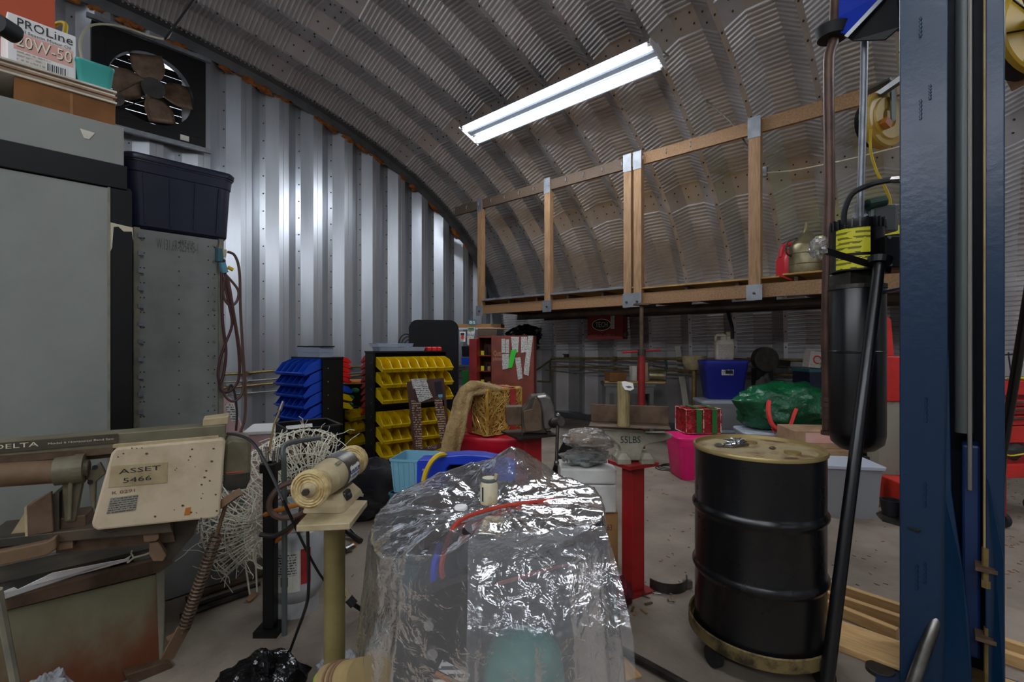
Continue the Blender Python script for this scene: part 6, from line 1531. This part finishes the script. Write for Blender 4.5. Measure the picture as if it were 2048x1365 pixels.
lc_.part('base_plate', 'lift_blue', M().b2(x0-.08, x3+.12, -.12, .36, 0, .015), bevel=.003)
lc_.part('ram_tube', 'hyd_grey', M().cyl((LX(1928,.1),.12,1.12),(LX(1928,.1),.12,ZT-.1),.030,n=18), smooth=True)
lc_.part('carriage', 'lift_royal', M().b2(LX(1924), LX(1963), .05, .2, .2, 1.08), bevel=.01)
lc_.part('cable', 'pipe_grey', M().cyl((LX(1940),.02,.9),(LX(1940),.02,ZT),.0075,n=8), smooth=True)
cb2 = lc_.part('cable', 'tan_tape', M().cyl((LX(1972),.01,.62),(LX(1972),.01,ZT),.0085,n=8), smooth=True)
lc_.part('cable_stud', 'pipe_brass', M().cyl((LX(1972),.01,.55),(LX(1972),.01,.68),.013,n=10), cb2); lc_.part('stud_nut', 'pipe_brass', M().cyl((LX(1973),.01,.52),(LX(1973),.01,.55),.017,n=6), cb2)
for z in (.60, .32): lc_.part('cable_tab', 'steel_brown', M().b2(LX(1950), LX(1995), -.03, .05, z-.008, z+.008))
lc_.part('lower_stud', 'pipe_brass', M().cyl((LX(1975),.01,.05),(LX(1975),.01,.36),.011,n=8))
lc_.part('guard_strip', 'lift_blue', lc_.wm().add([at(1897,700,dX(1897,XF-.02)), at(1902,980,dX(1902,XF-.02)), at(1925,1140,dX(1925,XF-.05)), at(1938,1240,dX(1938,XF-.06)), at(1945,1400,dX(1945,XF-.07)), at(1890,1400,dX(1890,XF-.03)), at(1892,1000,dX(1892,XF-.02))], [(0,1,2,3,4,5,6)]), solid=.006)
lc_.part('side_gusset', 'lift_blue', lc_.wm().add([at(1975,960,dX(1975,XF-.01)), at(2008,1120,dX(2008,XF-.03)), at(2010,1400,dX(2010,XF-.05)), at(1985,1400,dX(1985,XF-.02)), at(1992,1130,dX(1992,XF-.02))], [(0,1,2,3,4)]), solid=.005)
# weld beads and scars
for u, v0, v1 in ((1841,35,75),(1841,200,240),(1860,170,200),(1852,795,845),(1850,965,1015),(1834,1130,1180),(1850,1125,1170)):
    a_ = lc_.L(u, v0); b_ = lc_.L(u, v1); pts = [(a_[0]+(.0015 if k % 2 else -.0015), -.001, a_[1]+(b_[1]-a_[1])*k/10) for k in range(11)]
    lc_.part('weld_bead', 'lift_blue', M().tube(pts, .005, n=5))
# cup bracket on the side of the column
q = at(1770, 1000, dX(1770, 2.78)); zc = at(1790,1045,dX(1790,2.75)).z
lc_.part('cup_shelf', 'steel_dark', lc_.wm().add([at(u,v,dF(v,zc)) for u,v in ((1752,1028),(1765,1023),(1800,1030),(1845,1060),(1838,1064),(1800,1052),(1765,1042))], [tuple(range(7))]), solid=.008)
pcup = at(1781,1028,dF(1032,zc)); lc_.part('rubber_cup', 'rubber', M(lc_.i).lathe([(.0,.0),(.032,0),(.042,.07),(.034,.07),(.028,.02),(0,.02)], 22, c=(pcup.x,pcup.y,zc+.005)), smooth=True)
# diagonal rod in front of the column
lc_.part('arm_rod', 'steel', lc_.wm().tube([at(1815,1400,2.02), at(1850,1300,2.03), at(1880,1220,2.04), at(1886,1205,2.04), at(1896,1184,2.05)], [.024,.024,.022,.012,.004], n=14), smooth=True)
fp = floor_at(1760, 1345); lc_.part('foot_lug', 'steel_dark', M(lc_.i).lathe([(.018,0),(.055,0),(.055,.02),(.018,.02)], 24, c=(fp.x,fp.y,0)), bevel=.002); lc_.part('lug_arm', 'steel_dark', lc_.wm().b2(fp.x+.03, fp.x+.3, fp.y-.1, fp.y-.02, 0, .02))
# overhead bracket, disc, drop pipe and conduit
lc_.part('bracket_cover', 'bracket_blue', lc_.wm().add([at(u,v,D) for u,v,D in ((1680,-30,2.7),(1678,35,2.7),(1648,52,2.75),(1650,62,2.75),(1725,72,2.55),(1760,20,2.5),(1800,-30,2.45))], [tuple(range(7))]), solid=.01)
lc_.part('bracket_plate', 'black_paint', lc_.wm().add([at(u,v,D) for u,v,D in ((1692,74,2.5),(1706,82,2.5),(1770,80,2.4),(1800,55,2.35),(1808,-30,2.35),(1790,-30,2.4))], [tuple(range(6))]), solid=.012)
lc_.part('bracket_edge', 'zinc', lc_.wm().bar(at(1692,74,2.49), at(1790,-30,2.38), .012, .02))
pd = at(1665,70,2.72); lc_.part('disc', 'rubber', lc_.wm().cyl(pd+Vector((0,0,.04)), pd-Vector((0,0,.02)), .085, .075, n=26), smooth=True)
pp = lc_.part('drop_pipe', 'copper_pipe', lc_.wm().tube([at(1672,-30,2.75), at(1668,75,2.72), at(1660,105,2.72), at(1657,150,2.72), at(1659,400,2.72), at(1653,640,2.72), at(1655,790,2.72), at(1655,860,2.72)], .027, n=14, smooth=3), smooth=True)
for v in (795,806,830,862): lc_.part('pipe_fitting', 'copper_pipe', lc_.wm().cyl(at(1655,v,2.72), at(1655,v+8,2.72), .034, n=10), pp)
cd = lc_.part('conduit', 'zinc', lc_.wm().tube([at(1729,78,2.52), at(1727,200,2.52), at(1720,440,2.52)], .017, n=14), smooth=True)
# hydraulic power unit
hp_ = at(1714, 688, 2.55)
hu = TH('hydraulic_unit', 'black hydraulic power unit with yellow warning label on the lift', 'pump', Vector((hp_.x, hp_.y, 0)), GAM)
Dh = 2.55
def hz(v): return CAM_H-(v-HZ)/F_PX*Dh
hu.part('reservoir', 'tank_black', M().lathe([(0,hz(898)),(.08,hz(898)),(.118,hz(885)),(.126,hz(868)),(.126,hz(866)),(.126,hz(577)),(.124,hz(575)),(0,hz(575))], 40), smooth=True)
hu.part('seam_band', 'tank_black', M().lathe([(.126,hz(707)),(.1275,hz(706)),(.1275,hz(703)),(.126,hz(702))], 40))
hu.part('valve_block', 'steel_dark', M().b2(-.085,.10,-.06,.1,hz(577),hz(545)), bevel=.008)
hu.part('motor', 'tank_black', M().lathe([(0,hz(545)),(.118,hz(545)),(.118,hz(465)),(.12,hz(463)),(.12,hz(445)),(.0,hz(445))], 40, c=(-.0,0,0)), smooth=True)
for k in range(24): a_ = 2*math.pi*k/24; hu.part('cooling_fin', 'tank_black', M().box((.12*math.cos(a_),.12*math.sin(a_),hz(453)),(.012,.008,.05),(0,0,a_)))
hu.part('junction_box', 'hyd_grey', M().loft([(.16,.12,.03,hz(463)),(.16,.12,.03,hz(412))], c=(.13,.03,0)), bevel=.004); hu.part('connector', 'green_dark', M().cyl((.04,-.02,hz(412)),(.13,-.02,hz(405)),.028,n=14)); hu.part('conduit_boot', 'zinc', M().lathe([(.05,hz(447)),(.035,hz(432)),(.022,hz(425)),(.022,hz(410))], 14, c=(.015,0,0)))
lb_ = lambda a0,a1,z0,z1,r: (lambda i,j: (r*math.sin(R_(a0+(a1-a0)*i)), -r*math.cos(R_(a0+(a1-a0)*i)), z0+(z1-z0)*j))
hu.part('warning_label', 'label_yellow_print', M().grid(lb_(-85,-8,hz(512),hz(460),.1195), 12, 2)); hu.part('warning_label', 'label_yellow_print', M().grid(lb_(-85,-8,hz(542),hz(518),.1195), 12, 2))
hu.part('switch_box', 'black_plastic', M().b2(.03,.17,-.16,-.08,hz(545),hz(485)), bevel=.006)
for dx_, v in ((.045,489),(.155,489),(.05,540),(.155,540)): hu.part('box_screw', 'zinc', M().cyl((dx_,-.161,hz(v)),(dx_,-.166,hz(v)),.008,n=6))
hu.part('release_lever', 'black_paint', hu.wm().bar(at(1780,541,2.36), at(1640,499,2.28), .012, .03)); hu.part('lever_wrap', 'film_bag', hu.wm().blob(at(1636,497,2.28), (.05,.04,.045), amp=.6, freq=2.5, seed=4, n=20, m=12), smooth=True)
hu.part('hose', 'rubber', hu.wm().tube([at(1688,448,2.5), at(1690,420,2.48), at(1705,388,2.45), at(1740,370,2.4), at(1770,362,2.3), at(1800,358,2.2)], .014, smooth=5), smooth=True); hu.part('hose_fitting', 'steel', hu.wm().cyl(at(1788,359,2.24), at(1812,357,2.16), .018, n=8))
hu.part('mount_bracket', 'lift_blue', hu.wm().bar(at(1745,590,2.5), at(1850,568,2.2), .03, .012))
hu.part('clamp_band', 'steel_dark', M().lathe([(.129,hz(580)),(.131,hz(580)),(.131,hz(572)),(.129,hz(572))], 32))
# long pry bar leaning on the unit
g = TH('pry_bar', 'long black steel bar leaning from the floor to the hydraulic unit', 'bar', floor_at(1653,1378), GAM)
A = at(1759,528,2.28); B2 = Vector((*floor_at(1648,1412)[:2], .012))
g.part('shaft', 'tank_black', g.wm().cyl(B2, A, .027, .024, n=18), smooth=True); g.part('collar', 'black_paint', g.wm().cyl(A, A+(A-B2).normalized()*.03, .045, .05, n=18)); g.part('shoe', 'black_paint', g.wm().b2(B2.x-.035,B2.x+.035,B2.y-.03,B2.y+.03,.0,.03))
# yellow cord reel
rp = at(1768, 240, 2.75)
cr = TH('cord_reel', 'yellow cord reel hung on a grey bracket beside the column', 'cord reel', rp, GAM+R_(20))
Tr = Matrix.Rotation(-math.pi/2, 4, 'X')
cr.part('reel_disc', 'reel_yellow', M().lathe([(0,-.02),(.05,-.02),(.055,-.03),(.115,-.032),(.12,-.022),(.15,-.02),(.158,-.01),(.158,.03),(.15,.04),(0,.04)], 44, T=Tr), smooth=True)
cr.part('reel_back', 'black_plastic', M().lathe([(0,.041),(.13,.041),(.13,.08),(0,.08)], 32, T=Tr))
cr.part('bracket_arm', 'hyd_grey', M().prism([(-.025,.2),(.03,.2),(.02,-.02),(-.015,-.04)], -.052, -.042), bevel=.003); cr.part('bracket_top', 'hyd_grey', M().b2(-.03,.03,-.05,.12,.2,.212)); cr.part('mount_arm', 'hyd_grey', cr.wm().bar(at(1757,190,2.72), at(1815,150,2.5), .03, .03))
cr.part('cord_guide', 'hose_orange', M().box((-.06,-.05,-.05),(.05,.03,.04),(0,R_(30),0)))
cr.part('cord', 'cord_yellow', cr.wm().tube([at(1741,258,2.66), at(1741,300,2.66), at(1752,340,2.64), at(1765,365,2.62), at(1780,400,2.6), at(1784,450,2.6)], .007, smooth=5), smooth=True)
# second yellow reel beyond the column
rp = at(2085, 58, 2.6)
c2_ = TH('hose_reel', 'large yellow hose reel mounted beyond the blue column', 'hose reel', rp, GAM+R_(4))
c2_.part('reel_side', 'reel_yellow2', M().lathe([(.05,-.02),(.24,-.02),(.25,-.01),(.25,.02),(.05,.02)], 40, T=Tr), smooth=True); c2_.part('hub', 'reel_yellow2', M().lathe([(0,-.05),(.09,-.05),(.09,.05),(0,.05)], 24, T=Tr)); c2_.part('hub_ring', 'black_paint', M().tube([(.10*math.cos(t),-.03,.10*math.sin(t)) for t in [2*math.pi*k/24 for k in range(24)]], .008, closed=True))
for k in range(8): a_ = 2*math.pi*k/8+.2; c2_.part('spoke_rib', 'black_paint', M().bar((.1*math.cos(a_),-.024,.1*math.sin(a_)),(.24*math.cos(a_),-.024,.24*math.sin(a_)),.008,.006))
c2_.part('wound_hose', 'rubber', M().lathe([(.1,.02),(.21,.02),(.21,.14),(.1,.14)], 32, T=Tr)); c2_.part('mount', 'hyd_grey', c2_.wm().bar(at(2085,58,2.62), Vector((2.86,-.17,3.25)), .05, .05)); c2_.part('wall_block', 'wood_y', c2_.wm().bar(at(2030,160,2.75), at(2110,120,2.75), .08, .1)); c2_.part('block_arm', 'hyd_grey', c2_.wm().bar(at(2085,58,2.72), at(2080,138,2.75), .03, .03))
# ------------------------------------------------------------------ right edge: lever, tool cart, boards on the floor
g = TH('lift_arm_lever', 'dark lever handle leaning against the column beyond the cables', 'lever', Vector((*at(2012,688,2.6)[:2], 0)), GAM)
g.part('handle', 'tank_black', g.wm().cyl(at(2062,560,2.5), at(2006,900,2.75), .022, n=12), smooth=True); g.part('lower_rod', 'tank_black', g.wm().cyl(at(2006,900,2.75), Vector((*at(1990,1100,2.8)[:2],.0)), .018, n=10))
tc_ = TH('tool_cart', 'bright red tool cart heaped with hand tools', 'tool cart', Vector((*at(2075,688,3.9)[:2], 0)), GAM+R_(8))
def tz(v): return CAM_H-(v-HZ)/F_PX*3.9
for v0, v1, nm_ in ((762,790,'top_tray'),(800,812,'drawer'),(815,828,'drawer'),(832,850,'drawer'),(852,885,'lower_tray'),(928,955,'bottom_tray')):
    d_ = tc_.part(nm_, 'red_bright', M().b2(-.32,.5,0,.4,tz(v1),tz(v0)), bevel=.006)
    if nm_ == 'drawer': tc_.part('drawer_pull', 'steel', M().b2(-.28,.45,-.02,0,tz(v0)-.02,tz(v0)-.008), d_)
tc_.part('core', 'red_steel', M().b2(-.28,.46,.03,.38,tz(955),tz(770)))
for sx in (-.26,.44):
    for sy in (.06,.34): tc_.part('caster', 'rubber', M().cyl((sx-.02,sy,.06),(sx+.02,sy,.06),.06,n=16))
for xx in (-.31,.46):
    for yy in (.02,.34): tc_.part('post', 'red_steel', M().b2(xx,xx+.04,yy,yy+.04,.1,tz(770)))
rr = random.Random(4)
for k in range(9):
    p = tc_.m @ Vector((-.27+.045*k, .07+.02*(k % 2), tz(762)+.008))
    m, lab = (('steel','chrome spanner on the tool cart'),('label_yellow','yellow handled screwdriver on the tool cart'),('black_plastic','black handled pliers on the tool cart'))[k % 3]
    g = TH('hand_tool', lab, 'tool', p, GAM+R_(98), ('spanners','screwdrivers','pliers')[k % 3]+' on the cart')
    g.part('handle', m, M().cyl((-.06,0,.008),(.04,.01,.012),.011,n=8)); g.part('tip', 'steel', M().cyl((.04,.01,.012),(.12,.02,.014),.006,n=6))
g = TH('grey_tool_case', 'dark grey angular tool case tilted on the tool cart', 'case', tc_.m @ Vector((-.12,.31,tz(762)+.01)), GAM); g.part('case', 'machine_grey', M().box((0,0,.10),(.2,.14,.12),(0,R_(35),0)), bevel=.008)
g = TH('wire_basket', 'black wire basket behind the tool cart', 'basket', Vector((*at(2030,688,4.7)[:2], CAM_H-(745-HZ)/F_PX*4.7)), GAM)
for k in range(6): g.part('wire', 'cord_black', M().tube([(-.2+.08*k,0,0),(-.22+.08*k,0,.15),(-.12+.08*k,.1,.19)], .006))
g.part('rim_wire', 'cord_black', M().tube([(-.25,0,.16),(.3,0,.20)], .008)); g.part('wire_leg', 'cord_black', M().tube([(-.2,0,0),(-.2,0,-CAM_H+.28)], .01)); g.part('wire_leg', 'cord_black', M().tube([(.2,0,0),(.2,0,-CAM_H+.28)], .01))
g = TH('floor_bag', 'dark round bag on the bottom tray of the tool cart', 'bag', tc_.m @ Vector((-.2,.12,tz(928)+.005)), GAM); g.part('bag_body', 'machine_grey', M().blob((0,0,.11),(.15,.12,.115),amp=.2,seed=3,flat=-.11), smooth=True)
tc_.part('yellow_cable', 'cord_yellow', tc_.wm().tube([at(2003,904,3.7), at(2020,912,3.7), at(2050,908,3.7)], .006, smooth=4))
# pine boards on the floor by the drum
bd = [((1652,1178),(1798,1228),.10,.035,.10,'narrow pine batten on edge beside the drum, farthest of three'),((1648,1200),(1798,1252),.07,.03,.08,'narrow pine batten lying between the other two'),((1646,1218),(1795,1280),.06,.04,.075,'pine batten with a cut end on the wide board'),((1640,1262),(1790,1318),.26,.03,.03,'wide pine board lying on the floor behind the long black bar')]
for k, (a_, c_, w_, h_, z_, lab) in enumerate(bd):
    A = floor_at(*a_); C = floor_at(*c_); d = (C-A).normalized(); A -= d*.3; C += d*(.9 if k != 2 else .0)
    g = TH('pine_board', lab, 'board', Vector((*((A+C)/2)[:2], 0)), math.atan2(d.y, d.x)-math.pi/2)
    Ln = (C-A).length
    zb_ = .032 if k < 3 else 0
    g.part('board', 'wood_pale', M().b2(-w_/2 if k == 3 else -.02, w_/2 if k == 3 else .02, -Ln/2, Ln/2, 0 , (.03 if k == 3 else .055)), bevel=.003)

# wood chips and grit, too small to pick apart
rr = random.Random(30); b = M()
for k in range(150):
    u = rr.choice((rr.uniform(1290,1400), rr.uniform(1660,1790), rr.uniform(500,720), rr.uniform(2012,2046)))
    p = floor_at(u, rr.uniform(925,1180)); b.box((p.x,p.y,.003),(rr.uniform(.006,.03),rr.uniform(.003,.008),.005),(0,0,rr.uniform(0,3)))
o = b.build('wood_chips', 'leaf_brown'); o['kind'] = 'stuff'; tag(o, 'scattered small wood chips and grit on the concrete floor', 'debris')
